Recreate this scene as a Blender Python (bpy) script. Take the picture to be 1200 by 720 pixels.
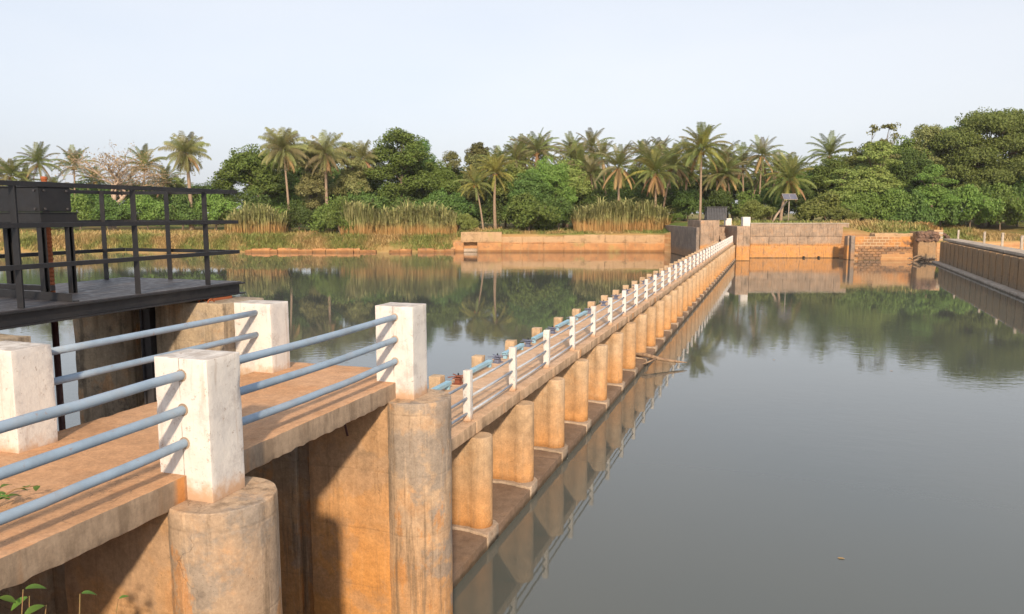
import bpy, bmesh, math, random
import numpy as np
from mathutils import Vector, noise as mnoise

# ------------------------------------------------------------------ scene, camera, sky, sun
sc = bpy.context.scene
for o in list(bpy.data.objects):
    bpy.data.objects.remove(o)
col = sc.collection
EYE = 4.78                                   # eye height above the water (water is z = 0)
FPX, CX, CY = 900.0, 600.0, 360.0            # photograph's focal length and centre, in its pixels
PITCH = math.atan(110.0 / FPX)
YAW = math.radians(18.8756)                  # camera heading, left of the causeway's direction (+Y)

cam = bpy.data.cameras.new('camera')
cam.lens, cam.sensor_width, cam.clip_end, cam.clip_start = 27.0, 36.0, 5000.0, 0.05
camo = bpy.data.objects.new('camera', cam)
col.objects.link(camo)
camo.location = (0, 0, EYE)
camo.rotation_euler = (math.pi / 2 - PITCH, 0, YAW)
sc.camera = camo

SUN_DIR = Vector((0.42, -1.0, 0.555)).normalized()     # towards the sun
SUN_EL = math.asin(SUN_DIR.z)
world = bpy.data.worlds.new('World')
sc.world = world
world.use_nodes = True
wn = world.node_tree
wn.nodes.clear()
w_out = wn.nodes.new('ShaderNodeOutputWorld')
w_bg = wn.nodes.new('ShaderNodeBackground')
w_sky = wn.nodes.new('ShaderNodeTexSky')
w_sky.sky_type = 'NISHITA'
w_sky.sun_disc = False
w_sky.sun_elevation = SUN_EL
w_sky.sun_rotation = math.atan2(SUN_DIR.x, SUN_DIR.y)
w_sky.air_density, w_sky.dust_density, w_sky.ozone_density = 1.0, 3.0, 2.0
w_hs = wn.nodes.new('ShaderNodeHueSaturation')
w_hs.inputs['Saturation'].default_value = 0.45
w_mix = wn.nodes.new('ShaderNodeMix')
w_mix.data_type = 'RGBA'
w_mix.inputs['Factor'].default_value = 0.55            # thin even haze over the whole sky
w_tc = wn.nodes.new('ShaderNodeTexCoord')
w_map = wn.nodes.new('ShaderNodeMapping')
w_map.inputs['Scale'].default_value = (1.0, 1.0, 3.5)
w_nz = wn.nodes.new('ShaderNodeTexNoise')               # faint uneven high haze, the same all round
w_nz.inputs['Scale'].default_value = 1.3
w_nz.inputs['Detail'].default_value = 5
w_cl = wn.nodes.new('ShaderNodeMix')
w_cl.data_type = 'RGBA'
w_cl.inputs['A'].default_value = (5.6, 6.05, 6.85, 1)
w_cl.inputs['B'].default_value = (6.5, 6.65, 7.05, 1)
wn.links.new(w_tc.outputs['Generated'], w_map.inputs['Vector'])
wn.links.new(w_map.outputs[0], w_nz.inputs['Vector'])
w_mr = wn.nodes.new('ShaderNodeMapRange')
w_mr.inputs[1].default_value, w_mr.inputs[2].default_value = .35, .65
wn.links.new(w_nz.outputs['Fac'], w_mr.inputs[0])
wn.links.new(w_mr.outputs[0], w_cl.inputs['Factor'])
wn.links.new(w_cl.outputs['Result'], w_mix.inputs['B'])
wn.links.new(w_sky.outputs['Color'], w_hs.inputs['Color'])
wn.links.new(w_hs.outputs['Color'], w_mix.inputs['A'])
wn.links.new(w_mix.outputs['Result'], w_bg.inputs['Color'])
w_bg.inputs['Strength'].default_value = 0.100
wn.links.new(w_bg.outputs['Background'], w_out.inputs['Surface'])

sun = bpy.data.lights.new('sun', 'SUN')
sun.energy, sun.angle, sun.color = 3.15, math.radians(2.4), (1.0, 0.79, 0.55)
suno = bpy.data.objects.new('sun', sun)
col.objects.link(suno)
suno.location = (10, -20, 30)
suno.rotation_euler = (-SUN_DIR).to_track_quat('-Z', 'Y').to_euler()

sc.view_settings.view_transform = 'Standard'
sc.view_settings.look = 'None'
sc.view_settings.gamma = 1.0
sc.view_settings.exposure = 0.70
sc.view_settings.use_curve_mapping = False
sc.render.resolution_x, sc.render.resolution_y = 1024, 614

rnd = random.Random(7)
npr = np.random.default_rng(11)

# ------------------------------------------------------------------ photograph pixel <-> place
def far(px, d, z=0.0):
    """world (x, y) of photo column px at horizontal distance d ahead of the camera"""
    depth = d * math.cos(PITCH) - (z - EYE) * math.sin(PITCH)
    r = (px - CX) / FPX * depth
    return rd(r, d)
def rd(r, d):
    c, s = math.cos(YAW), math.sin(YAW)
    return (r * c - d * s, r * s + d * c)
def rpx(px, d, z=0.0):
    return (px - CX) / FPX * (d * math.cos(PITCH) - (z - EYE) * math.sin(PITCH))
def zpx(py, d):
    """world height of photo row py at horizontal distance d"""
    t = (CY - py) / FPX
    return EYE + d * (t * math.cos(PITCH) - math.sin(PITCH)) / (math.cos(PITCH) + t * math.sin(PITCH))

# ------------------------------------------------------------------ materials
def newmat(name):
    m = bpy.data.materials.new(name)
    m.use_nodes = True
    nt = m.node_tree
    nt.nodes.clear()
    out = nt.nodes.new('ShaderNodeOutputMaterial')
    return m, nt, out
class NB:
    def __init__(s, nt): s.nt = nt
    def node(s, t, **kw):
        n = s.nt.nodes.new(t)
        for k, v in kw.items(): setattr(n, k, v)
        return n
    def link(s, a, b): s.nt.links.new(a, b)
    def pos(s, scale=(1, 1, 1)):
        g = s.node('ShaderNodeNewGeometry')
        mp = s.node('ShaderNodeMapping')
        mp.inputs['Scale'].default_value = scale
        s.link(g.outputs['Position'], mp.inputs['Vector'])
        return mp.outputs['Vector']
    def noise(s, vec, scale, detail=5, rough=0.6):
        n = s.node('ShaderNodeTexNoise')
        n.inputs['Scale'].default_value = scale
        n.inputs['Detail'].default_value = detail
        n.inputs['Roughness'].default_value = rough
        s.link(vec, n.inputs['Vector'])
        return n.outputs['Fac']
    def remap(s, v, a, b, c=0.0, d=1.0, smooth=True):
        n = s.node('ShaderNodeMapRange')
        n.interpolation_type = 'SMOOTHSTEP' if smooth else 'LINEAR'
        for i, x in zip((1, 2, 3, 4), (a, b, c, d)): n.inputs[i].default_value = x
        s.link(v, n.inputs[0])
        return n.outputs[0]
    def math(s, op, a, b=None):
        n = s.node('ShaderNodeMath', operation=op)
        for i, x in enumerate((a, b)):
            if x is None: continue
            if isinstance(x, (int, float)): n.inputs[i].default_value = x
            else: s.link(x, n.inputs[i])
        return n.outputs[0]
    def mix(s, fac, a, b, mode='MIX'):
        n = s.node('ShaderNodeMix', data_type='RGBA', blend_type=mode)
        for k, x in (('Factor', fac), ('A', a), ('B', b)):
            if isinstance(x, (int, float)): n.inputs[k].default_value = x
            elif isinstance(x, tuple): n.inputs[k].default_value = (*x, 1)
            else: s.link(x, n.inputs[k])
        return n.outputs['Result']
    def bump(s, h, strength, dist=0.02, normal=None):
        n = s.node('ShaderNodeBump')
        n.inputs['Strength'].default_value = strength
        n.inputs['Distance'].default_value = dist
        s.link(h, n.inputs['Height'])
        if normal is not None: s.link(normal, n.inputs['Normal'])
        return n.outputs['Normal']
    def bsdf(s, out, color, rough=0.8, normal=None, metal=0.0, spec=0.3):
        b = s.node('ShaderNodeBsdfPrincipled')
        for k, x in (('Base Color', color), ('Roughness', rough)):
            if isinstance(x, (int, float)): b.inputs[k].default_value = x
            elif isinstance(x, tuple): b.inputs[k].default_value = (*x, 1)
            else: s.link(x, b.inputs[k])
        b.inputs['Metallic'].default_value = metal
        b.inputs['Specular IOR Level'].default_value = spec
        if normal is not None: s.link(normal, b.inputs['Normal'])
        s.link(b.outputs[0], out.inputs['Surface'])
        return b

def concrete(name, base, alt, stain, z_lo=None, z_hi=None, black=0.25, streak=0.5, grain=1.0, rust=0.35, grey=0.0, side=None, forms=0.0):
    """weathered concrete: mottled, streaked, an old high-water stain below z_hi, dark algae patches"""
    m, nt, out = newmat(name)
    N = NB(nt)
    p = N.pos()
    c = N.mix(N.remap(N.noise(p, .9, 7, .62), .40, .60), base, alt)
    c = N.mix(N.math('MULTIPLY', N.remap(N.noise(p, 2.3, 6, .7), .5, .72), rust), c, stain)
    if z_hi is not None:
        g = N.node('ShaderNodeSeparateXYZ')
        N.link(p, g.inputs[0])
        wob = N.math('ADD', g.outputs['Z'], N.math('MULTIPLY', N.math('SUBTRACT', N.noise(p, .9, 3), .5), 0.5))
        f = N.remap(wob, z_lo, z_hi, 1, 0)
        f = N.math('MULTIPLY', f, N.remap(N.noise(p, 1.7, 5), .25, .6, .55, 1.0))
        c = N.mix(f, c, stain)
    if grey:
        c = N.mix(N.math('MULTIPLY', N.remap(N.noise(p, 1.05, 8, .66), .505, .56), grey), c, (.27, .235, .205))
        c = N.mix(N.math('MULTIPLY', N.remap(N.noise(N.pos((1.3, 1.3, .8)), 1.5, 8, .7), .56, .62), grey * .9), c, (.52, .24, .08))
    sv = N.pos((5.5, 5.5, .35))
    s1 = N.remap(N.noise(sv, 1.6, 8, .72), .50, .64)
    c = N.mix(N.math('MULTIPLY', s1, streak), c, tuple(x * .42 for x in base))
    s2 = N.remap(N.noise(sv, 3.4, 6, .7), .55, .66)
    c = N.mix(N.math('MULTIPLY', s2, streak * .35), c, tuple(min(1, x * 1.5) for x in base))
    k = N.remap(N.noise(p, .8, 10, .80), .54, .64)
    c = N.mix(N.math('MULTIPLY', k, black), c, (.07, .06, .05))
    gz = N.node('ShaderNodeSeparateXYZ')
    N.link(p, gz.inputs[0])
    lines = None
    if forms:
        zz = N.math('ADD', gz.outputs['Z'], N.math('MULTIPLY', N.math('SUBTRACT', N.noise(p, 2.5, 4), .5), .05))
        fr = N.math('ABSOLUTE', N.math('SUBTRACT', N.math('FRACT', N.math('MULTIPLY', zz, 1 / forms)), .5))
        lines = N.math('MULTIPLY', N.remap(fr, .0, .028, 1, 0), N.remap(N.noise(p, 1.4, 4), .38, .56))
        c = N.mix(N.math('MULTIPLY', lines, .16), c, (.12, .095, .07))
    vo = N.node('ShaderNodeTexVoronoi', feature='DISTANCE_TO_EDGE')
    vo.inputs['Scale'].default_value = .85
    dv_ = N.node('ShaderNodeVectorMath', operation='ADD')
    nn = N.node('ShaderNodeTexNoise')
    nn.inputs['Scale'].default_value = 2.2
    nn.inputs['Detail'].default_value = 6
    N.link(p, nn.inputs['Vector'])
    N.link(p, dv_.inputs[0]); N.link(nn.outputs['Color'], dv_.inputs[1])
    N.link(dv_.outputs[0], vo.inputs['Vector'])
    crack = N.math('MULTIPLY', N.remap(vo.outputs['Distance'], .0, .006, 1, 0), N.remap(N.noise(p, .9, 3), .55, .62))
    c = N.mix(N.math('MULTIPLY', crack, .5), c, (.10, .075, .055))
    wet = N.math('ADD', gz.outputs['Z'], N.math('MULTIPLY', N.math('SUBTRACT', N.noise(p, 3.5, 5), .5), .14))
    c = N.mix(N.remap(wet, .03, .11, .8, 0), c, (.075, .055, .035))
    fine = N.noise(p, 42, 6, .75)
    c = N.mix(.22, c, N.mix(N.remap(fine, .3, .7), (.2, .2, .2), (.8, .8, .8)), 'OVERLAY')
    mid = N.noise(p, 6.5, 9, .78)
    c = N.mix(.40, c, N.mix(N.remap(mid, .3, .7), (.28, .28, .28), (.72, .72, .72)), 'OVERLAY')
    pits = N.math('MULTIPLY', N.remap(N.noise(p, 70, 2, .5), .66, .72), N.remap(N.noise(p, 3, 3), .45, .6))
    c = N.mix(N.math('MULTIPLY', pits, .55), c, (.08, .06, .045))
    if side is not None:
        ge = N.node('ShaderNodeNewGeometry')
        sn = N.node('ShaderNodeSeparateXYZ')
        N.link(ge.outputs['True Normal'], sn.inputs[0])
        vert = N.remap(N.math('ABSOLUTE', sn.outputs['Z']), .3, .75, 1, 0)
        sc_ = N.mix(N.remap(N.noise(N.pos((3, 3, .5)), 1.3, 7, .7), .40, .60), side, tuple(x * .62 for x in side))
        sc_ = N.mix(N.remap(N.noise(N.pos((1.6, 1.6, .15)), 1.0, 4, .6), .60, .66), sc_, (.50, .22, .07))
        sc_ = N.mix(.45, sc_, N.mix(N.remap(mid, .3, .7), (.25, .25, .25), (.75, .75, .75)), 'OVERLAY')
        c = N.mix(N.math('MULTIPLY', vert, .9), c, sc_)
    nrm = N.bump(fine, .16 * grain, .010)
    if lines is not None: nrm = N.bump(N.math('MULTIPLY', N.math('ADD', lines, crack), -1.0), .25, .008, nrm)
    nrm = N.bump(mid, .30 * grain, .03, nrm)
    N.bsdf(out, c, .88, nrm, spec=.2)
    return m

def whitewash(name, crack_x=None):
    m, nt, out = newmat(name)
    N = NB(nt)
    p = N.pos()
    c = N.mix(N.remap(N.noise(p, 3, 6, .65), .35, .7), (.66, .63, .60), (.56, .54, .53))
    c = N.mix(N.math('MULTIPLY', N.remap(N.noise(p, 4.2, 8, .78), .50, .66), .65), c, (.42, .39, .38))
    c = N.mix(N.math('MULTIPLY', N.remap(N.noise(p, 13, 8, .85), .585, .625), .75), c, (.27, .20, .155))
    ge = N.node('ShaderNodeNewGeometry')
    sn = N.node('ShaderNodeSeparateXYZ')
    N.link(ge.outputs['True Normal'], sn.inputs[0])
    c = N.mix(N.math('MULTIPLY', N.remap(sn.outputs['Z'], .5, .9), N.remap(N.noise(p, 7, 6, .7), .38, .6, .1, .75)), c, (.33, .29, .26))
    sv = N.pos((9, 9, .8))
    c = N.mix(N.math('MULTIPLY', N.remap(N.noise(sv, 2.2, 6, .65), .54, .70), .45), c, (.40, .31, .25))
    tc = N.node('ShaderNodeTexCoord')
    g = N.node('ShaderNodeSeparateXYZ')
    N.link(tc.outputs['Object'], g.inputs[0])
    zz = N.math('ADD', g.outputs['Z'], N.math('MULTIPLY', N.math('SUBTRACT', N.noise(p, 14, 5), .5), .22))
    c = N.mix(N.remap(zz, .02, .16, .85, 0), c, (.46, .28, .16))
    if crack_x is not None:
        g2 = N.node('ShaderNodeSeparateXYZ')
        N.link(p, g2.inputs[0])
        wob = N.math('MULTIPLY', N.math('SUBTRACT', N.noise(p, 9, 4), .5), .02)
        d = N.math('ABSOLUTE', N.math('SUBTRACT', N.math('ADD', g2.outputs['X'], wob), crack_x))
        cf = N.math('MULTIPLY', N.remap(d, .0015, .0045, 1, 0), N.remap(N.noise(p, 6, 3), .35, .55))
        c = N.mix(N.math('MULTIPLY', cf, .8), c, (.16, .12, .09))
    fine = N.noise(p, 55, 5, .7)
    nrm = N.bump(fine, .3, .006)
    nrm = N.bump(N.noise(p, 10, 5, .6), .3, .02, nrm)
    N.bsdf(out, c, .82, nrm, spec=.25)
    return m

def paint(name, colr, chip=(.25, .13, .07), amt=.25, rough=.45, metal=0.0, dust=.25, scale=1.0):
    m, nt, out = newmat(name)
    N = NB(nt)
    p = N.pos()
    c = N.mix(N.remap(N.noise(p, 5 * scale, 5, .6), .35, .7), colr, tuple(x * .82 for x in colr))
    c = N.mix(N.math('MULTIPLY', N.remap(N.noise(p, 18 * scale, 6, .75), .6, .68), amt), c, chip)
    c = N.mix(N.math('MULTIPLY', N.remap(N.noise(p, 2.2 * scale, 6, .7), .45, .75), dust), c, (.36, .28, .2))
    rr = N.remap(N.noise(p, 12, 4), .3, .7, rough - .08, rough + .2)
    N.bsdf(out, c, rr, N.bump(N.noise(p, 60, 4), .12, .004), metal, .4)
    return m

def leafmat(name, a, b, trans=.3, vary=.35, tip=None):
    m, nt, out = newmat(name)
    N = NB(nt)
    g = N.node('ShaderNodeNewGeometry')
    oi = N.node('ShaderNodeObjectInfo')
    c = N.mix(g.outputs['Random Per Island'], a, b)
    c = N.mix(N.remap(N.noise(N.pos(), .55, 4, .6), .3, .7), c, tuple(x * 1.35 for x in a))
    hs = N.node('ShaderNodeHueSaturation')
    N.link(c, hs.inputs['Color'])
    N.link(N.remap(oi.outputs['Random'], 0, 1, .482, .518, False), hs.inputs['Hue'])
    N.link(N.remap(oi.outputs['Random'], 0, 1, 1 - vary, 1 + vary, False), hs.inputs['Value'])
    d = N.node('ShaderNodeBsdfPrincipled')
    d.inputs['Roughness'].default_value = .55
    d.inputs['Specular IOR Level'].default_value = .25
    N.link(hs.outputs[0], d.inputs['Base Color'])
    t = N.node('ShaderNodeBsdfTranslucent')
    N.link(hs.outputs[0], t.inputs['Color'])
    mx = N.node('ShaderNodeMixShader')
    mx.inputs[0].default_value = trans
    N.link(d.outputs[0], mx.inputs[1])
    N.link(t.outputs[0], mx.inputs[2])
    N.link(mx.outputs[0], out.inputs['Surface'])
    return m

def plainmat(name, a, b, scale=4, rough=.8, bump=.3, stretch=(1, 1, 1)):
    m, nt, out = newmat(name)
    N = NB(nt)
    p = N.pos(stretch)
    n = N.noise(p, scale, 6, .65)
    N.bsdf(out, N.mix(N.remap(n, .3, .7), a, b), rough, N.bump(n, bump, .03), spec=.2)
    return m

MT = {}
MT['pier'] = concrete('stained_pier_concrete', (.47, .34, .23), (.38, .28, .20), (.50, .255, .10), .2, 2.1, .30, .75, 1.0, .5, .75, None, .62)
MT['cpier'] = concrete('orange_pier_concrete', (.46, .34, .23), (.42, .29, .18), (.50, .255, .10), .2, 1.5, .18, .3)
MT['wallpier'] = concrete('old_pier_concrete', (.38, .30, .21), (.27, .22, .165), (.46, .23, .085), .6, 2.6, .7, .8, 1.0, .5, .5, None, .62)
MT['orangewall'] = concrete('orange_stained_wall_concrete', (.46, .30, .175), (.40, .25, .14), (.54, .26, .085), .9, 2.7, .25, .4, 1.0, .5, .25, None, .62)
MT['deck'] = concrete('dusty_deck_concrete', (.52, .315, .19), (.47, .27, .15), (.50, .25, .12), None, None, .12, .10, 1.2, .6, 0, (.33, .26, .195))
MT['cdeck'] = concrete('pale_deck_concrete', (.54, .37, .25), (.49, .32, .20), (.50, .27, .14), None, None, .12, .15, 1.0, .35, 0, (.54, .38, .25))
MT['fascia'] = concrete('slab_concrete', (.42, .33, .24), (.36, .27, .18), (.46, .25, .12), None, None, .25, .4)
MT['sill'] = concrete('dark_brown_sill_concrete', (.22, .15, .105), (.17, .115, .08), (.24, .14, .075), None, None, .3, .25)  # even dark brown, darker than the plinth pads resting on it
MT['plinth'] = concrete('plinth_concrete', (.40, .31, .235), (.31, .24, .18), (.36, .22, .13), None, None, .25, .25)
MT['abut'] = concrete('abutment_masonry', (.36, .26, .19), (.27, .20, .15), (.52, .25, .085), 1.30, 1.65, .45, .7)
MT['abut_dark'] = concrete('dark_abutment_masonry', (.27, .215, .18), (.21, .17, .145), (.32, .19, .11), .5, 1.2, .35, .5)
MT['weir'] = concrete('weir_concrete', (.28, .19, .115), (.33, .205, .11), (.22, .17, .12), .2, .9, .4, .5)
MT['weirtop'] = concrete('weir_deck_concrete', (.42, .36, .30), (.34, .29, .24), (.4, .28, .18), None, None, .2, .2)
MT['white'] = whitewash('whitewashed_pillar', -3.595)
MT['white2'] = whitewash('whitewashed_post')
MT['pipe'] = paint('blue_grey_pipe_paint', (.26, .35, .46), (.26, .15, .09), .55, .45, 0, .28)
MT['cpipe'] = paint('pale_pipe_paint', (.42, .46, .52), (.3, .2, .14), .3, .45, 0, .3)
MT['black'] = paint('black_steel_paint', (.016, .0165, .020), (.09, .065, .05), .16, .42, 0, .03)
MT['plate'] = paint('grey_deck_plate_paint', (.050, .048, .055), (.12, .1, .09), .3, .5, 0, .10)
MT['rust'] = paint('rusty_steel', (.30, .085, .03), (.16, .05, .025), .7, .8, 0, .1)
MT['darkrust'] = paint('dark_red_primer', (.06, .02, .018), (.12, .05, .03), .4, .6, 0, .1)
MT['skyblue'] = paint('light_blue_beam_paint', (.27, .47, .60), (.3, .2, .14), .35, .5, 0, .25)
MT['navy'] = paint('dull_blue_handle_paint', (.14, .16, .24), (.25, .12, .07), .5, .55, 0, .25)
MT['rustred'] = paint('brown_red_handle_paint', (.22, .07, .04), (.12, .05, .03), .6, .7, 0, .1)
MT['bark'] = plainmat('grey_brown_bark', (.20, .15, .11), (.11, .085, .065), 6, .9, .5, (1, 1, .3))
MT['palmbark'] = plainmat('pale_palm_bark', (.34, .25, .18), (.21, .15, .11), 5, .9, .5, (1, 1, 4))
MT['drybark'] = plainmat('dry_beige_bark', (.44, .34, .26), (.30, .22, .17), 3, .9, .3)
MT['drift'] = plainmat('driftwood', (.34, .24, .16), (.16, .10, .07), 8, .9, .5)
MT['stone'] = plainmat('dark_laterite_stone', (.22, .13, .09), (.09, .065, .055), 1.6, .95, .8)
MT['brick0'] = plainmat('laterite_brick', (.36, .20, .10), (.24, .14, .085), 1.2, .95, .5)
MT['brick1'] = plainmat('dark_laterite_brick', (.28, .165, .095), (.17, .11, .075), 1.2, .95, .5)
MT['panelgrey'] = plainmat('grey_sheet', (.10, .105, .12), (.07, .07, .08), 5, .6, .2)
MT['solar'] = plainmat('solar_glass', (.10, .105, .14), (.13, .13, .17), 2, .25, .05)
MT['leaf_dark'] = leafmat('dark_green_foliage', (.082, .140, .036), (.140, .205, .055))
MT['leaf_mid'] = leafmat('mid_green_foliage', (.122, .190, .042), (.195, .262, .066))
MT['leaf_light'] = leafmat('light_green_foliage', (.180, .220, .060), (.260, .290, .092))
MT['leaf_olive'] = leafmat('olive_foliage', (.155, .165, .060), (.225, .220, .092))
MT['leaf_dry'] = leafmat('dry_tan_foliage', (.25, .17, .095), (.34, .24, .14))
MT['palm'] = leafmat('palm_frond_green', (.150, .180, .055), (.230, .240, .085), .35, .2)
MT['palm_y'] = leafmat('palm_frond_yellow', (.22, .215, .055), (.31, .27, .075), .3, .2)
MT['palm_dry'] = leafmat('palm_frond_olive_brown', (.19, .175, .085), (.26, .225, .12), .3, .25)
MT['palm_dead'] = leafmat('palm_frond_dead', (.30, .185, .09), (.36, .24, .12), .2, .2)
MT['weep'] = leafmat('hanging_olive_foliage', (.25, .265, .105), (.35, .34, .155), .45, .12)
MT['leaf_rain'] = leafmat('rain_tree_foliage', (.130, .185, .050), (.195, .245, .075), .35, .1)
MT['weed'] = leafmat('weed_leaf', (.10, .20, .035), (.16, .27, .06), .35, .2)
MT['coconut'] = plainmat('coconut_husk', (.34, .19, .06), (.22, .13, .05), 6, .7, .2)

def reedmat():
    m, nt, out = newmat('cane_blades')
    N = NB(nt)
    tc = N.node('ShaderNodeTexCoord')
    g = N.node('ShaderNodeSeparateXYZ')
    N.link(tc.outputs['Object'], g.inputs[0])
    ge = N.node('ShaderNodeNewGeometry')
    h = N.math('ADD', g.outputs['Z'], N.math('MULTIPLY', N.math('SUBTRACT', N.noise(N.pos(), .6, 4), .5), 2.6))
    lo = N.mix(ge.outputs['Random Per Island'], (.48, .28, .12), (.38, .26, .11))
    hi = N.mix(ge.outputs['Random Per Island'], (.29, .31, .12), (.42, .39, .19))
    c = N.mix(N.remap(h, .7, 2.3), lo, hi)
    d = N.node('ShaderNodeBsdfDiffuse')
    t = N.node('ShaderNodeBsdfTranslucent')
    mx = N.node('ShaderNodeMixShader')
    mx.inputs[0].default_value = .25
    N.link(c, d.inputs[0]); N.link(c, t.inputs[0])
    N.link(d.outputs[0], mx.inputs[1]); N.link(t.outputs[0], mx.inputs[2])
    N.link(mx.outputs[0], out.inputs['Surface'])
    return m
MT['reed'] = reedmat()

def grassmat():
    m, nt, out = newmat('bank_grass')
    N = NB(nt)
    ge = N.node('ShaderNodeNewGeometry')
    a = N.mix(ge.outputs['Random Per Island'], (.36, .25, .11), (.46, .33, .16))
    b = N.mix(ge.outputs['Random Per Island'], (.16, .20, .06), (.26, .27, .09))
    c = N.mix(N.remap(N.noise(N.pos(), .13, 4, .6), .43, .57), a, b)
    d = N.node('ShaderNodeBsdfDiffuse')
    N.link(c, d.inputs[0]); N.link(d.outputs[0], out.inputs['Surface'])
    return m
MT['grass'] = grassmat()

def groundmat():
    m, nt, out = newmat('bank_soil_and_grass')
    N = NB(nt)
    p = N.pos()
    ge = N.node('ShaderNodeNewGeometry')
    sx = N.node('ShaderNodeSeparateXYZ')
    N.link(ge.outputs['Normal'], sx.inputs[0])
    soil = N.mix(N.remap(N.noise(p, .5, 6), .35, .65), (.44, .24, .115), (.34, .175, .085))
    lay = N.noise(N.pos((.15, .15, 4)), 1.2, 4)
    soil = N.mix(N.math('MULTIPLY', N.remap(lay, .45, .65), .6), soil, (.50, .33, .17))
    gr = N.mix(N.remap(N.noise(p, .14, 5), .42, .6), (.26, .19, .075), (.10, .14, .035))
    f = N.math('ADD', N.remap(sx.outputs['Z'], .45, .85), N.math('MULTIPLY', N.math('SUBTRACT', N.noise(p, .8, 5), .5), .7))
    c = N.mix(f, soil, gr)
    N.bsdf(out, c, .95, N.bump(N.noise(p, 3, 6), .6, .15), spec=.1)
    return m
MT['ground'] = groundmat()

def lateritemat():
    m, nt, out = newmat('laterite_block_wall')
    N = NB(nt)
    tc = N.node('ShaderNodeTexCoord')
    mp = N.node('ShaderNodeMapping')
    mp.inputs['Rotation'].default_value = (math.pi / 2, 0, 0)
    N.link(tc.outputs['Object'], mp.inputs['Vector'])
    br = N.node('ShaderNodeTexBrick')
    br.inputs['Color1'].default_value = (.34, .19, .095, 1)
    br.inputs['Color2'].default_value = (.30, .17, .09, 1)
    br.inputs['Mortar'].default_value = (.46, .33, .21, 1)
    br.inputs['Scale'].default_value = 1.0
    br.inputs['Mortar Size'].default_value = .035
    br.inputs['Brick Width'].default_value = .62
    br.inputs['Row Height'].default_value = .30
    N.link(mp.outputs[0], br.inputs['Vector'])
    p = N.pos()
    c = N.mix(N.math('MULTIPLY', N.remap(N.noise(p, .45, 5), .48, .62), .85), br.outputs['Color'], (.55, .24, .075))
    c = N.mix(N.math('MULTIPLY', N.remap(N.noise(p, .9, 6, .7), .55, .68), .8), c, (.12, .09, .075))
    N.bsdf(out, c, .95, N.bump(N.noise(p, 5, 5), .5, .05), spec=.1)
    return m
MT['laterite'] = lateritemat()

def bankwallmat():
    m, nt, out = newmat('laterite_bank_wall')
    N = NB(nt)
    p = N.pos()
    g = N.node('ShaderNodeSeparateXYZ')
    N.link(p, g.inputs[0])
    c = N.mix(N.remap(N.noise(p, .5, 6), .38, .62), (.46, .235, .105), (.36, .18, .085))
    z = N.math('ADD', g.outputs['Z'], N.math('MULTIPLY', N.math('SUBTRACT', N.noise(p, .35, 4), .5), .9))
    c = N.mix(N.remap(z, 1.0, 1.35), c, (.42, .28, .165))
    c = N.mix(N.math('MULTIPLY', N.remap(N.noise(p, 1.3, 8, .75), .52, .62), .6), c, (.22, .15, .09))
    c = N.mix(N.remap(g.outputs['Z'], .12, .35, .7, 0), c, (.16, .08, .035))
    s = N.remap(N.noise(N.pos((2.2, 2.2, .2)), 1.0, 5), .5, .7)
    c = N.mix(N.math('MULTIPLY', s, .45), c, (.30, .20, .11))
    c = N.mix(N.math('MULTIPLY', N.remap(N.noise(p, .22, 5, .7), .55, .68), .6), c, (.30, .26, .10))
    N.bsdf(out, c, .95, N.bump(N.noise(p, 4, 6), .6, .06), spec=.1)
    return m
MT['bankwall'] = bankwallmat()

def watermat():
    m, nt, out = newmat('calm_river_water')
    N = NB(nt)
    p = N.pos()
    c = N.mix(N.remap(N.noise(p, .05, 3), .35, .65), (.086, .093, .083), (.078, .090, .086))
    patch = N.remap(N.noise(p, .045, 3, .5), .42, .62, .10, 1.0)
    h1 = N.noise(N.pos((1.0, 1.6, 1)), 2.2, 3, .55)
    h2 = N.noise(p, .55, 3, .5)
    h3 = N.noise(N.pos((1, 1.4, 1)), 7.0, 2, .5)
    h = N.math('ADD', N.math('MULTIPLY', h1, .55), N.math('ADD', N.math('MULTIPLY', h2, .9), N.math('MULTIPLY', h3, .16)))
    h = N.math('MULTIPLY', h, patch)
    nrm = N.bump(h, .12, .050)
    b = N.bsdf(out, c, .02, nrm, 0, .5)
    b.inputs['IOR'].default_value = 1.55
    b.inputs['Specular IOR Level'].default_value = .5
    return m
MT['water'] = watermat()

# ------------------------------------------------------------------ mesh helpers
def link(name, me, mat=None, parent=None, loc=(0, 0, 0), rot=None):
    o = bpy.data.objects.new(name, me)
    col.objects.link(o)
    o.location = loc
    if rot is not None: o.rotation_euler = rot
    if parent is not None: o.parent = parent
    if mat is not None and me is not None and not me.materials: me.materials.append(mat)
    return o
def thing(name, label, cat, loc, rotz=0.0, group=None):
    o = link(name, None, None, None, loc, (0, 0, rotz))
    o.empty_display_size = .3
    return tag(o, label, cat, group)
def tag(o, label, cat, group=None, kind=None):
    o['label'] = label
    o['category'] = cat
    if group: o['group'] = group
    if kind: o['kind'] = kind
    return o
def pymesh(name, V, F, smooth=False):
    me = bpy.data.meshes.new(name)
    me.from_pydata([tuple(v) for v in V], [], F)
    me.update()
    if smooth: me.polygons.foreach_set('use_smooth', [True] * len(me.polygons))
    return me
def npmesh(name, V, F, smooth=False):
    V = np.asarray(V, np.float32); F = np.asarray(F, np.int32)
    me = bpy.data.meshes.new(name)
    n, k = F.shape
    me.vertices.add(len(V)); me.vertices.foreach_set('co', V.ravel())
    me.loops.add(n * k); me.loops.foreach_set('vertex_index', F.ravel())
    me.polygons.add(n)
    me.polygons.foreach_set('loop_start', np.arange(0, n * k, k, dtype=np.int32))
    me.polygons.foreach_set('loop_total', np.full(n, k, np.int32))
    if smooth: me.polygons.foreach_set('use_smooth', np.ones(n, bool))
    me.update(calc_edges=True)
    return me
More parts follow.
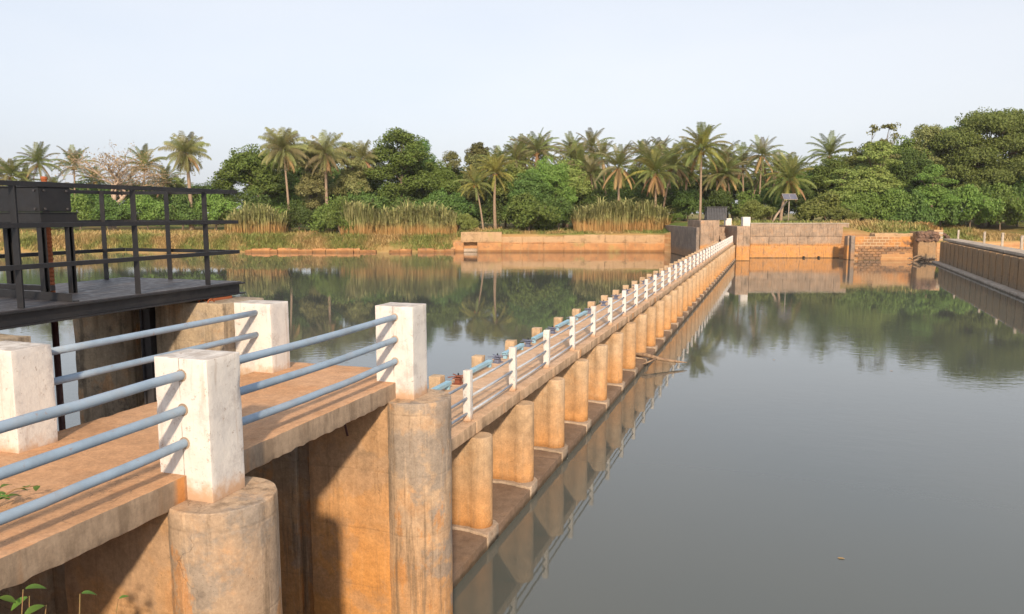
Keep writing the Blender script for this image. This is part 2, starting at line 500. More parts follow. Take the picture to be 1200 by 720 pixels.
def nz(p, f, seed=0.0):
    return mnoise.noise_vector(Vector((p[0] * f + seed, p[1] * f - seed, p[2] * f + 2 * seed)))

def axis_cuts(L, seg, rho):
    n = max(1, int(round((L - 2 * rho) / seg)))
    c = [0, rho * .45, rho] + [rho + (L - 2 * rho) * i / n for i in range(1, n)] + [L - rho, L - rho * .45, L]
    return c
def rough_box(name, dims, seg=.08, rho=.012, amp=.004, chip=.0, seed=0.0, ragged=0.0, center=True):
    """box (x, y centred; z from 0) with worn rounded edges, slight unevenness and chipped corners"""
    lx, ly, lz = dims
    cuts = [axis_cuts(l, seg, min(rho, l * .2)) for l in dims]
    V, F, idx = [], [], {}
    def vid(i, j, k):
        key = (i, j, k)
        if key not in idx:
            idx[key] = len(V)
            V.append([cuts[0][i] - lx / 2, cuts[1][j] - ly / 2, cuts[2][k]])
        return idx[key]
    nx, ny, nzz = [len(c) - 1 for c in cuts]
    for i in range(nx):
        for j in range(ny):
            F.append((vid(i, j, 0), vid(i, j + 1, 0), vid(i + 1, j + 1, 0), vid(i + 1, j, 0)))
            F.append((vid(i, j, nzz), vid(i + 1, j, nzz), vid(i + 1, j + 1, nzz), vid(i, j + 1, nzz)))
    for i in range(nx):
        for k in range(nzz):
            F.append((vid(i, 0, k), vid(i + 1, 0, k), vid(i + 1, 0, k + 1), vid(i, 0, k + 1)))
            F.append((vid(i, ny, k), vid(i, ny, k + 1), vid(i + 1, ny, k + 1), vid(i + 1, ny, k)))
    for j in range(ny):
        for k in range(nzz):
            F.append((vid(0, j, k), vid(0, j, k + 1), vid(0, j + 1, k + 1), vid(0, j + 1, k)))
            F.append((vid(nx, j, k), vid(nx, j + 1, k), vid(nx, j + 1, k + 1), vid(nx, j, k + 1)))
    h = Vector((lx / 2, ly / 2, lz / 2))
    for v in V:
        p = Vector((v[0], v[1], v[2] - lz / 2))
        n = nz(p, 9, seed)
        r = rho * (1 + chip * max(0.0, nz(p, 11, seed + 3).x - .12) * 9)
        q = Vector([max(-(h[a] - r), min(h[a] - r, p[a])) for a in range(3)])
        d = p - q
        if d.length > 1e-9: p = q + d.normalized() * min(r, d.length)
        p += n * amp
        if ragged and v[2] < lz * .35 :
            p.z += ragged * (max(-.1, nz(p, 6, seed + 9).z) * .5 + .9 * max(0, nz(p, 19, seed + 5).x)) * (1 - v[2] / (lz * .35))
        v[:] = (p.x, p.y, p.z + lz / 2)
    return pymesh(name, V, F, True)

def stadium(x_nose, r, x_back, n=20, round_back=False):
    """plan outline, counter-clockwise: a half-round nose towards +x, straight sides back to x_back"""
    c = x_nose - r
    pts = [(c + r * math.cos(a), r * math.sin(a)) for a in [-math.pi / 2 + math.pi * i / n for i in range(n + 1)]]
    m = max(2, int(abs(c - x_back) / .18))
    pts += [(c + (x_back - c) * i / m, r) for i in range(1, m + 1)]
    pts += [(x_back + (c - x_back) * i / m, -r) for i in range(0, m)]
    return pts
def prism(name, outline, z0, z1, seg=.15, amp=.006, rho=.02, seed=0.0):
    n = len(outline)
    nzv = max(2, int((z1 - z0 - rho) / seg))
    zs = [z0 + (z1 - rho - z0) * i / nzv for i in range(nzv + 1)] + [z1 - rho * .3, z1]
    cxx = sum(p[0] for p in outline) / n
    V, F = [], []
    for zi, z in enumerate(zs):
        ins = 0 if zi < len(zs) - 2 else (rho * .3 if zi == len(zs) - 2 else rho)
        for i, (x, y) in enumerate(outline):
            a, b = outline[i - 1], outline[(i + 1) % n]
            nx, ny = b[1] - a[1], a[0] - b[0]
            L = math.hypot(nx, ny) or 1
            d = nz((x, y, z), 5, seed).x * amp + nz((x, y, z), 17, seed).y * amp * .5
            if zi >= len(zs) - 2: d -= max(0, nz((x, y, z), 9, seed + 4).z) * rho * .8
            V.append((x + nx / L * (d - ins), y + ny / L * (d - ins), z + (nz((x, y, z), 8, seed).z * amp * .7 if zi == len(zs) - 1 else 0)))
    for k in range(len(zs) - 1):
        for i in range(n):
            j = (i + 1) % n
            F.append((k * n + i, k * n + j, (k + 1) * n + j, (k + 1) * n + i))
    F.append(tuple(range((len(zs) - 1) * n, len(zs) * n)))
    F.append(tuple(range(n - 1, -1, -1)))
    me = pymesh(name, V, F, True)
    me.polygons[len(F) - 2].use_smooth = False
    return me
def tube_geo(pts, radii, sides=8, caps=True, V=None, F=None):
    V = [] if V is None else V; F = [] if F is None else F
    base = len(V)
    pts = [Vector(p) for p in pts]
    up = Vector((0, 0, 1))
    for i, p in enumerate(pts):
        t = (pts[min(i + 1, len(pts) - 1)] - pts[max(i - 1, 0)]).normalized()
        a = t.cross(up if abs(t.z) < .95 else Vector((1, 0, 0))).normalized()
        b = a.cross(t)
        for k in range(sides):
            an = 2 * math.pi * k / sides
            V.append(tuple(p + (a * math.cos(an) + b * math.sin(an)) * radii[i]))
    for i in range(len(pts) - 1):
        for k in range(sides):
            j = (k + 1) % sides
            F.append((base + i * sides + k, base + i * sides + j, base + (i + 1) * sides + j, base + (i + 1) * sides + k))
    if caps:
        F.append(tuple(base + k for k in range(sides))[::-1])
        e = base + (len(pts) - 1) * sides
        F.append(tuple(e + k for k in range(sides)))
    return V, F
def tube(name, pts, radii, sides=8, smooth=True):
    if isinstance(radii, (int, float)): radii = [radii] * len(pts)
    V, F = tube_geo(pts, radii, sides)
    me = pymesh(name, V, F, smooth)
    for p in list(me.polygons)[-2:]: p.use_smooth = False
    return me
def box_geo(V, F, x0, x1, y0, y1, z0, z1):
    b = len(V)
    V += [(x0, y0, z0), (x1, y0, z0), (x1, y1, z0), (x0, y1, z0), (x0, y0, z1), (x1, y0, z1), (x1, y1, z1), (x0, y1, z1)]
    F += [tuple(b + i for i in f) for f in ((0, 3, 2, 1), (4, 5, 6, 7), (0, 1, 5, 4), (1, 2, 6, 5), (2, 3, 7, 6), (3, 0, 4, 7))]
def boxes(name, bl):
    V, F = [], []
    for b in bl: box_geo(V, F, *b)
    return pymesh(name, V, F)
def bevel(me, w=.006, seg=2):
    bm = bmesh.new(); bm.from_mesh(me)
    bmesh.ops.bevel(bm, geom=list(bm.edges), offset=w, segments=seg, affect='EDGES', clamp_overlap=True)
    bm.to_mesh(me); bm.free()
    return me

# ------------------------------------------------------------------ setting: water and ground
wv = [(-1500, -300, 0), (1500, -300, 0), (1500, 2500, 0), (-1500, 2500, 0)]
w = link('water', pymesh('water', wv, [(0, 1, 2, 3)]), MT['water'])
w['kind'] = 'structure'; w['label'] = 'calm murky green river water'

# the far shore: photo column -> distance of the water's edge, then a sheet to the horizon
def interp(x, tab):
    if x <= tab[0][0]: return tab[0][1]
    for (a, va), (b, vb) in zip(tab, tab[1:]):
        if x <= b: return va + (vb - va) * (x - a) / (b - a)
    return tab[-1][1]
EDGE_D = [(-500, 96), (19.2, 96), (19.9, 85.5), (23.0, 84.5), (24.0, 83.4), (36.0, 83.4), (36.8, 79.2), (44.0, 79.2), (46.5, 88), (51, 94.5), (400, 96)]
EDGE_Z = [(-60, 1.25), (-8, 1.55), (-4, 2.15), (19, 2.25), (20, 3.4), (36, 3.5), (37, 2.45), (44, 2.9), (46, 1.6), (52, 1.35), (400, 1.35)]
def edge_d(r): return interp(r, EDGE_D)
def ground_z(r, d):
    t = d - edge_d(r)
    e = interp(r, EDGE_Z)
    if t < 0:
        return e + t * (e + .1) / 1.5 + (.12 * nz((r, d, 0), .9).x if t > -1.4 else 0)
    hi = 2.9 if r < 15 else 3.7
    k = 1 - math.exp(-t / 9.0)
    return e + (max(hi, e) - e) * k + .16 * nz((r, d, 0), .22).x * min(1, t / 2)
rs = sorted(set([-900, -600, -400, -300, -220, -160] + [-130 + 1.6 * i for i in range(0, 132)] + [82, 90, 110, 150, 220, 350, 600, 900]))
ts = [-.55, -.12, .0, .35, .9, 1.8, 3.2, 5, 8, 13, 20, 32, 55, 100, 200, 450, 1000, 2200]
V, F = [], []
for r in rs:
    for i, t in enumerate(ts):
        d = edge_d(r) + t
        z = -.6 if i == 0 else (interp(r, EDGE_Z) * .55 if i == 1 else ground_z(r, d))
        if r < -7.2 and i < 2:                       # open earth slope west of the culvert
            d = edge_d(r) + (-1.75, -.75)[i] + .5 * nz((r, i, 0), .33).y
            z = (-.35, ground_z(r, edge_d(r) - .75) + .15 * nz((r, 3, 0), .6).x)[i]
        x, y = rd(r, d)
        V.append((x, y, z))
n = len(ts)
for i in range(len(rs) - 1):
    for k in range(n - 1):
        F.append((i * n + k, (i + 1) * n + k, (i + 1) * n + k + 1, i * n + k + 1))
g = link('ground', pymesh('ground', V, F, True), MT['ground'])
g['kind'] = 'structure'; g['label'] = 'grassy far bank with reddish earth edge'

# near bank under the photographer: a grassy earth shoulder beside the footbridge's landward end
V, F = [], []
xs = [-14 + .8 * i for i in range(46)]
ys = [-14, -8, -4, -2, -1, -.2, .4, .8, 1.1, 1.5, 1.9, 2.3, 2.7]
for x in xs:
    for y in ys:
        z = 3.10 if y < .8 else 3.10 - (y - .8) * 2.0
        V.append((x, y + .12 * nz((x, y, 0), .8).x, z + .07 * nz((x, y, 0), 1.3).z - (.12 if -5.6 < x < -3.2 else 0)))
n = len(ys)
F = [(i * n + k, (i + 1) * n + k, (i + 1) * n + k + 1, i * n + k + 1) for i in range(len(xs) - 1) for k in range(n - 1)]
g2 = link('near_bank', pymesh('near_bank', V, F, True), MT['ground'])
g2['kind'] = 'structure'; g2['label'] = 'earth shoulder beside the footbridge end'

# ------------------------------------------------------------------ the raised footbridge
E2 = lambda z: z + EYE
FBX, FBY = -4.42, 4.0
fb = thing('footbridge', 'short raised concrete footbridge with white pillars and blue pipe rails', 'footbridge', (FBX, FBY, 0))
DECK_T = E2(-1.70)
PY = [1.12, 4.06, 6.99]
# deck slabs: one per bay
for i, (ya, yb, nm) in enumerate([(-1.4, 1.10, 0), (1.12, 7.42, 1)]):
    me = rough_box('deck_slab', (1.70, yb - ya, .185), .055, .006, .0035, .9, 3.1 * i, .024)
    link('deck_slab', me, MT['deck'], fb, (-4.43 - FBX, (ya + yb) / 2 - FBY, DECK_T - .185))
# piers: half-round noses downstream, tall walls with a gate groove upstream
for i, y in enumerate(PY[1:]):
    xc, rr = -3.44 + .01 * i, .355
    circ = [(xc + rr * math.cos(a), rr * math.sin(a)) for a in [2 * math.pi * k / 56 for k in range(56)]]
    link('pier_column', prism('pier_column', circ, -.8, E2(-1.865), .10, .006, .010, 1.7 * i), MT['pier'], fb, (-FBX, y - FBY, 0))
    me = rough_box('pier_wall', (.95, .62, E2(-1.888) + .8), .10, .008, .006, .6, 12 + i)
    link('pier_wall', me, MT['orangewall'], fb, (-4.06 - FBX, y - FBY, -.8))
    for (xa, xb, zt, hw) in ((-5.48, -4.70, -1.888, .31), (-6.41, -5.50, -.955, .355), (-7.60, -6.84, -.965, .355)):
        me = rough_box('pier_wall', (xb - xa, 2 * hw, E2(zt) + .8), .14, .008, .005, .6, xa + i)
        link('pier_wall', me, MT['wallpier'], fb, ((xa + xb) / 2 - FBX, y - FBY, -.8))
    for (xa, xb, zt, hw) in ((-4.71, -4.525, -1.90, .26), (-6.85, -6.40, -.99, .20)):
        me = rough_box('gate_groove', (xb - xa, 2 * hw, E2(zt) + .8), .2, .01, .004, .3, xa + i)
        link('gate_groove', me, MT['wallpier'], fb, ((xa + xb) / 2 - FBX, y - FBY, -.8))
    # steel gate guide standing in the groove
    me = boxes('gate_guide', [(-.04, .04, -.03, .03, -.5, E2(-1.0)), (-.07, -.05, -.05, .05, -.5, E2(-1.0)), (.05, .07, -.05, .05, -.5, E2(-1.0))])
    link('gate_guide', me, MT['plate'], fb, (-6.60 - FBX, y - .26 - FBY, 0))
# pillars
def pillar(y, x0, x1, z0, z1, sd):
    me = rough_box('pillar', (x1 - x0, .325, z1 - z0), .045, .006, .0022, .45, sd)
    return link('pillar', me, MT['white'], fb, ((x0 + x1) / 2 - FBX, y - FBY, z0))
for i, y in enumerate(PY):
    pillar(y, -3.795, -3.378, E2(-1.868), E2(-.925), 5.0 + i)
    pillar(y - .02, -5.50, -5.035, E2(-1.76), E2(-.958), 9.0 + i)
for i in range(2):
    ya, yb = PY[i] + .16, PY[i + 1] - .16
    for k, z in enumerate((-1.035, -1.26, -1.482)):
        pts = [(.006 * nz((i, k, t), .7).x, (yb - ya) * t / 10, -.012 * math.sin(math.pi * t / 10) * (1 + .5 * k) + .005 * nz((i, k, t), .8, 3).z) for t in range(11)]
        pts = [(0, -.03, 0)] + pts + [(0, yb - ya + .03, 0)]
        link('rail_pipe', tube('rail_pipe', pts, .0305, 14), MT['pipe'], fb, (-3.578 - FBX, ya - FBY, E2(z)))
        for yy in (ya - .004, yb + .004):
            me = tube('pipe_collar', [(0, -.012, 0), (0, .012, 0)], [.041, .039], 14)
            link('pipe_collar', me, MT['plinth'], fb, (-3.578 - FBX, yy - FBY, E2(z)))
    for z in (-1.055, -1.29):
        pts = [(0, -.03 + (yb - ya + .06) * t / 5, 0) for t in range(6)]
        link('rail_pipe', tube('rail_pipe', pts, .0305, 12), MT['pipe'], fb, (-5.22 - FBX, ya - FBY, E2(z)))
# short rusty bar left hanging under the slab beside the outer pier
me = tube('hanging_bar', [(0, 0, 0), (.02, -.02, -.14), (.06, -.03, -.28)], [.013, .013, .011], 8)
link('hanging_bar', me, MT['darkrust'], fb, (-3.90 - FBX, 6.35 - FBY, E2(-1.86)))

# ------------------------------------------------------------------ the long low causeway
N_BAY, SP, Y0 = 36, 2.03, 10.12
CWX = -4.72
cw = thing('causeway', 'long low gated causeway with white posts and orange concrete piers', 'causeway', (CWX, Y0, 0))
deck_me = [rough_box('deck_slab', (1.45, SP - .012, .185), .12, .006, .004, .8, 20 + k, .02) for k in range(3)]
def keyhole(xc, r, hw, xb, n=18):
    a0 = math.pi - math.asin(hw / r)
    pts = [(xc + r * math.cos(a), r * math.sin(a)) for a in [-a0 + 2 * a0 * i / n for i in range(n + 1)]]
    x1 = pts[-1][0]
    m = 9
    pts += [(x1 + (xb - x1) * i / m, hw) for i in range(1, m + 1)]
    pts += [(xb + (x1 - xb) * i / m, -hw) for i in range(0, m)]
    return pts
pier_me = [prism('pier', keyhole(-3.965, .19, .150, -5.44), E2(-4.60), E2(-3.205), .16, .006, .014, 30 + k) for k in range(4)]
blk_me = [rough_box('upstream_block', (.22, .22, 2.0), .10, .008, .005, .8, 40 + k) for k in range(3)]
post_me = [rough_box('railing_post', (.115, .115, .752), .05, .008, .0025, 1.0, 50 + k) for k in range(4)]
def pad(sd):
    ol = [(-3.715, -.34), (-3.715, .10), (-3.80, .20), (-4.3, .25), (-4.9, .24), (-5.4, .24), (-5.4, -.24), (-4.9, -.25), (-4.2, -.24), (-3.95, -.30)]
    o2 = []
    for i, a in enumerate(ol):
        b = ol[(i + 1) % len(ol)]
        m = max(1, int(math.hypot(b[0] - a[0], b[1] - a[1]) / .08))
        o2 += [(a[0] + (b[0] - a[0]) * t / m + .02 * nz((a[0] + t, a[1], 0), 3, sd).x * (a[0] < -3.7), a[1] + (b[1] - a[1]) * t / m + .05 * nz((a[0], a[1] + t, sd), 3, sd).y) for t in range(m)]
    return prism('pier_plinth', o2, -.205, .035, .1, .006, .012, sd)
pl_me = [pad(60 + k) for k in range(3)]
pipe_me = tube('rail_pipe', [(0, -.01, 0), (0, SP * .5, -.006), (0, SP - .09, 0)], .0195, 8)
for i in range(N_BAY):
    y = i * SP
    dk = link('deck_slab', deck_me[i % 3], MT['cdeck'], cw, (-4.725 - CWX, y + SP / 2, E2(-3.185)))
    link('pier', pier_me[i % 4], MT['cpier'], cw, (-CWX, y + .02, 0))
    link('upstream_block', blk_me[i % 3], MT['cpier'], cw, (-5.61 - CWX, y + .12, E2(-2.87) - 2.0))
    link('railing_post', post_me[i % 4], MT['white2'], cw, (-4.135 - CWX, y, E2(-3.0) - .002), (0, rnd.uniform(-.01, .01), 0))
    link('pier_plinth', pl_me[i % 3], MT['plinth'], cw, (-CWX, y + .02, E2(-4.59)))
    if i < N_BAY - 1:
        for z in (-2.45, -2.66, -2.885):
            link('rail_pipe', pipe_me, MT['cpipe'], cw, (-4.135 - CWX, y + .06, E2(z)))
# first slab beyond the footbridge pier, and the sill the piers stand on
me = rough_box('deck_slab', (1.45, 2.7, .185), .14, .010, .005, .7, 77, .02)
link('deck_slab', me, MT['cdeck'], cw, (-4.725 - CWX, -1.36, E2(-3.185)))
for z in (-2.45, -2.66, -2.885):
    me = tube('rail_pipe', [(0, -2.35, 0), (0, -.02, 0)], .0195, 8)
    link('rail_pipe', me, MT['cpipe'], cw, (-4.135 - CWX, 0, E2(z)))
L = SP * N_BAY + 3.2
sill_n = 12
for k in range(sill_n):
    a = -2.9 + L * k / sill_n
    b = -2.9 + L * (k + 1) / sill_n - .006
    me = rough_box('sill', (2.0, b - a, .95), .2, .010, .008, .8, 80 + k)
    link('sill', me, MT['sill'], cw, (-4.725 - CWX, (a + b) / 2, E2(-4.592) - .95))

# gate handles and the light blue beams between them
cross_V, cross_F = [], []
for a in range(2):
    ang = math.pi / 2 * a + .9
    ca, sa = math.cos(ang), math.sin(ang)
    tube_geo([(-.24 * ca, -.24 * sa, .30), (.24 * ca, .24 * sa, .30)], [.020, .020], 6, True, cross_V, cross_F)
cross_me = pymesh('handle_arms', cross_V, cross_F)
cross_me2 = cross_me.copy()
hub_me = tube('hub', [(0, 0, .265), (0, 0, .335)], [.055, .05], 10)
hub_me2 = hub_me.copy()
spin_me = tube('spindle', [(0, 0, .08), (0, 0, .42)], [.017, .017], 8)
ped_me = bevel(boxes('pedestal', [(-.10, .10, -.13, .13, 0, .035), (-.055, .055, -.07, .07, .035, .21), (-.085, .085, -.12, .12, .21, .245)]), .006, 1)
ped_me2 = ped_me.copy()
beam_me = bevel(boxes('beam', [(-.05, .05, 0, 1.22, .048, .060), (-.05, -.042, 0, 1.22, .0, .048), (.042, .05, 0, 1.22, .0, .048), (-.04, .04, .04, .10, -.076, .048), (-.04, .04, 1.12, 1.18, -.076, .048)]), .003, 1)
for i in range(N_BAY):
    y = Y0 + i * SP + .06
    red = i == 1
    t = thing('gate_winch',
              'brown red four-armed gate handle on the second pier of the causeway' if red else 'dull blue four-armed gate handle on the causeway upstream edge',
              'gate handle', (-5.22, y + .12, E2(-3.0)), rnd.uniform(-.3, .3), None if red else 'gate handles along the causeway')
    t.scale = (.85, .85, .45)
    link('pedestal', ped_me2 if red else ped_me, MT['rustred' if red else 'navy'], t)
    link('spindle', spin_me, MT['black'], t)
    link('hub', hub_me2 if red else hub_me, MT['rustred' if red else 'navy'], t)
    link('handle_arms', cross_me2 if red else cross_me, MT['rustred' if red else 'navy'], t)
    if i < 6:
        b = link('gate_beam', beam_me, MT['skyblue'], None, (-5.22, y + .52, E2(-3.0) + .075))
        tag(b, 'light blue steel channel between two gate handles on the causeway', 'steel beam', 'blue beams along the causeway')

# driftwood caught on the causeway sill
dv, df = [], []
tube_geo([(-.95, .75, .06), (-.45, .30, .12), (0, 0, .17), (.45, .02, .06), (.95, .18, -.02), (1.25, .30, -.05)], [.02, .05, .07, .055, .04, .012], 8, True, dv, df)
tube_geo([(.35, .02, .08), (.15, -.35, .02), (-.15, -.62, -.08)], [.04, .025, .01], 6, True, dv, df)
tube_geo([(-.35, .22, .13), (-.6, .15, .3), (-.72, .0, .38)], [.03, .018, .006], 6, True, dv, df)
o = link('driftwood', pymesh('driftwood', dv, df, True), MT['drift'], None, (-3.72, 23.9, E2(-4.60)))
tag(o, 'bleached driftwood branch caught against the causeway piers', 'driftwood')

# ------------------------------------------------------------------ black steel platform and its gate hoist
PX0, PX1, PYA, PYB, PZ = -7.55, -5.80, .6, 7.36, E2(-.78)
sp = thing('steel_platform', 'black steel operating platform with three-rail railing beside the footbridge', 'platform', (-6.7, 4.0, PZ))
def L_(x, y, z): return (x + 6.7, y - 4.0, z - PZ)
me = boxes('deck_plate', [(PX0 + 6.7, PX1 + 6.7 - .02, PYA - 4, PYB - 4, -.012, 0)])
link('deck_plate', me, MT['plate'], sp)
for x in (PX0 + .05, (PX0 + PX1) / 2, PX1 - .05):
    hw = .05
    me = bevel(boxes('beam', [(-hw, hw, PYA - 4, PYB - 4 + .04, -.028, -.014), (-.006, .006, PYA - 4, PYB - 4 - .01, -.130, -.028), (-hw, hw, PYA - 4, PYB - 4 + .04, -.144, -.130)]), .0015, 1)
    link('beam', me, MT['black'], sp, (x + 6.7, 0, 0))
for y in (7.2, 4.1, 1.2):
    me = boxes('cross_beam', [(PX0 + 6.82, PX1 + 6.58, -.03, .03, -.125, -.016)])
    link('cross_beam', me, MT['black'], sp, (0, y - 4, 0))
def angle_post(h):                                  # steel angle, flange 65 mm
    return bevel(boxes('post', [(-.0325, .0325, -.0325, -.025, 0, h), (-.0325, -.025, -.025, .0325, 0, h)]), .001, 1)
post_s = angle_post(1.035)
near_posts = [2.2, 3.43, 4.66, 5.90, 6.88]
for y in near_posts: link('post', post_s, MT['black'], sp, L_(PX1 - .06, y, PZ))
for y in (2.2, 3.8, 5.4, 7.06): link('post', post_s, MT['black'], sp, L_(PX0 + .07, y, PZ))
link('post', post_s, MT['black'], sp, L_(-6.78, 7.32, PZ))
for z in (.34, .68, 1.02):
    for x in (PX1 - .03, PX0 + .04):
        me = bevel(boxes('rail', [(-.004, .004, PYA - 4, PYB - 4, -.02, .02), (-.03, -.004, PYA - 4, PYB - 4, .012, .02)]), .001, 1)
        link('rail', me, MT['black'], sp, (x + 6.7, 0, z))
    me = boxes('end_rail', [(PX0 + 6.76, PX1 + 6.64, -.004, .004, -.02, .02)])
    link('end_rail', me, MT['black'], sp, (0, PYB - 4 - .01, z))
# stone pads between wall top and beams
for x in (-5.92, -6.2):
    me = rough_box('bearing_pad', (.24, .34, .045), .05, .01, .006, 1, x)
    link('bearing_pad', me, MT['rust'], sp, L_(x, 7.0, PZ - .192))
# bent hooks on the wall top under the beam
for x in (-5.72, -5.84):
    pts = [(0, .05 * math.cos(a), .045 * math.sin(a)) for a in [math.pi * t / 8 for t in range(9)]]
    o = link('lifting_hook', tube('lifting_hook', pts, .008, 6), MT['rust'], fb, (x - FBX, 6.72 - FBY, E2(-.962)))
# a steel angle left lying on the plate
o = link('steel_angle', bevel(boxes('steel_angle', [(-.9, .55, -.004, .004, 0, .075), (-.9, .55, .004, .07, 0, .008)]), .001, 1), MT['black'], None, (-6.40, 5.17, PZ + .001), (0, 0, -.10))
tag(o, 'black steel angle lying on the platform plate below the hoist', 'steel angle')

ho = thing('gate_hoist', 'black gate hoist box on four legs with rusty screw shaft', 'gate hoist', (-6.94, 5.58, PZ))
leg_me = bevel(boxes('leg', [(-.028, .028, -.028, -.02, 0, .70), (-.028, -.02, -.02, .02, 0, .70), (-.028, .028, .02, .028, 0, .70)]), .001, 1)
for sx in (-1, 1):
    for sy in (-1, 1): link('leg', leg_me, MT['black'], ho, (sx * .41, sy * .15, 0))
link('channel_frame', bevel(boxes('channel_frame', [(-.47, .47, -.20, -.19, .69, .78), (-.47, .47, .19, .20, .69, .78), (-.47, -.46, -.19, .19, .69, .78), (.46, .47, -.19, .19, .69, .78), (-.48, .48, -.21, .21, .78, .79)]), .001, 1), MT['black'], ho)
link('gear_box', bevel(boxes('gear_box', [(-.44, .44, -.17, .17, .792, 1.02)]), .006, 2), MT['black'], ho)
link('gear_box_lid', bevel(boxes('gear_box_lid', [(-.45, .45, -.18, .18, 1.021, 1.035)]), .003, 1), MT['black'], ho)
link('base_channel', bevel(boxes('base_channel', [(-.44, .44, -.13, -.07, .045, .095)]), .002, 1), MT['black'], ho)
for sx in (-.38, -.13, .13, .38):
    for z in (.82, .99):
        link('bolt', tube('bolt', [(0, 0, 0), (0, -.014, 0)], .012, 6), MT['plate'], ho, (sx, -.168, z))
for sy in (-.12, .12):
    for z in (.82, .99):
        link('bolt', tube('bolt', [(0, 0, 0), (.014, 0, 0)], .012, 6), MT['plate'], ho, (.438, sy, z))
link('gear_housing', bevel(tube('gear_housing', [(.36, -.04, 1.034), (.36, -.04, 1.075)], [.085, .07], 14), .002, 1), MT['black'], ho)
# threaded screw shaft through platform and box down to the water
sv, sf = [], []
pts, rad = [], []
zt = E2(.345) - PZ
for k in range(64):
    pts.append((.36, -.04, zt - k * .02)); rad.append(.030 if k % 2 else .024)
tube_geo(pts, rad, 10, True, sv, sf)
link('screw_shaft', pymesh('screw_shaft', sv, sf, False), MT['rust'], ho)
link('gate_stem', tube('gate_stem', [(.36, -.04, -.13), (.36, -.04, -PZ - .5)], .030, 10), MT['darkrust'], ho)

# ------------------------------------------------------------------ far end of the causeway: abutment and walls
def farthing(name, label, cat, r, d, z=0.0, group=None):
    x, y = rd(r, d)
    return thing(name, label, cat, (x, y, z), YAW, group)
def rb(name, parent, mat, r0, r1, d0, d1, z0, z1, o, seg=.5, sd=0.0, amp=.02):
    """rough block in the far frame (o = parent's (r, d))"""
    me = rough_box(name, (r1 - r0, d1 - d0, z1 - z0), seg, .012, amp, .8, sd)
    return link(name, me, mat, parent, ((r0 + r1) / 2 - o[0], (d0 + d1) / 2 - o[1], z0))
DA = 77.6
oA = (rpx(869, DA), DA)
ab = farthing('abutment', 'brown concrete abutment where the causeway ends with orange waterline stain', 'abutment', *oA)
rb('nose_block', ab, MT['abut'], rpx(862.5, DA), rpx(878, DA), DA, DA + 9, -.6, zpx(265.5, DA), oA, .5, 1)
rb('stair_wall', ab, MT['abut'], rpx(842, 81), rpx(862, 81) - .02, 82, 88, -.6, zpx(266, 82), oA, .5, 2)
for k in range(4):
    rb('step', ab, MT['abut'], rpx(843, 81), rpx(861, 81) - .02, 80.2 + .45 * k, 80.65 + .45 * k - .006, -.4, 1.75 + .32 * k, oA, .5, 3 + k)
rb('wing_block', ab, MT['abut'], rpx(820, 80), rpx(842, 80) - .02, 80, 86, -.6, zpx(258.5, 80), oA, .5, 8)
rb('return_wall', ab, MT['abut_dark'], rpx(820, 80) - .35, rpx(820, 80) - .02, 80.3, 97, -.6, zpx(266, 84), oA, .5, 9)
for px, py0, py1, d, w_ in ((852.5, 256, 264.5, 84, 7), (873.5, 254.5, 264.5, 79, 8.5)):
    a, b = rpx(px - w_ / 2, d), rpx(px + w_ / 2, d)
    rb('white_pillar', ab, MT['white2'], a, b, d, d + .7, zpx(py1, d) - .15, zpx(py0, d), oA, .2, px, .008)
# end wall of cast panels
DW = 82.6
oW = (rpx(935, DW), DW)
ew = farthing('end_wall', 'long panelled concrete retaining wall with orange band above the water', 'wall', *oW)
wl, wr = rpx(878.3, DW), rpx(993, DW)
ztop, zj1, zj2 = zpx(262, DW), zpx(277.5, DW), zpx(287.5, DW)
rb('wall_core', ew, MT['abut'], wl, wr, DW + .06, DW + .85, -.6, ztop - .05, oW, .8, 11)
cuts = [878.3, 905, 918, 937, 950, 958.5, 978, 993]
for a, b in zip(cuts, cuts[1:]):
    ra, rb_ = rpx(a, DW) + .006, rpx(b, DW) - .006
    rb('panel', ew, MT['abut'], ra, rb_, DW - .02 + rnd.uniform(-.02, .02), DW + .07, zj1 + .012, ztop - .06, oW, .35, a)
cuts = [878.3, 900, 922, 945, 970, 993]
for a, b in zip(cuts, cuts[1:]):
    ra, rb_ = rpx(a, DW) + .01, rpx(b, DW) - .01
    rb('panel', ew, MT['abut'], ra, rb_, DW - .02 + rnd.uniform(-.015, .015), DW + .07, zj2 + .01, zj1 - .012, oW, .35, a + 2)
rb('footing_course', ew, MT['abut'], wl + .01, wr - .01, DW - .05, DW + .07, -.5, zj2 - .01, oW, .4, 17)
rb('coping', ew, MT['weirtop'], wl, wr, DW - .08, DW + .9, ztop - .048, ztop + .05, oW, .4, 18)
for px in (941, 958.5):
    me = tube('drain_pipe', [(0, 0, 0), (0, -.35, -.01)], [.09, .09], 10)
    link('drain_pipe', me, MT['black'], ew, (rpx(px, DW) - oW[0], -.02, .12))
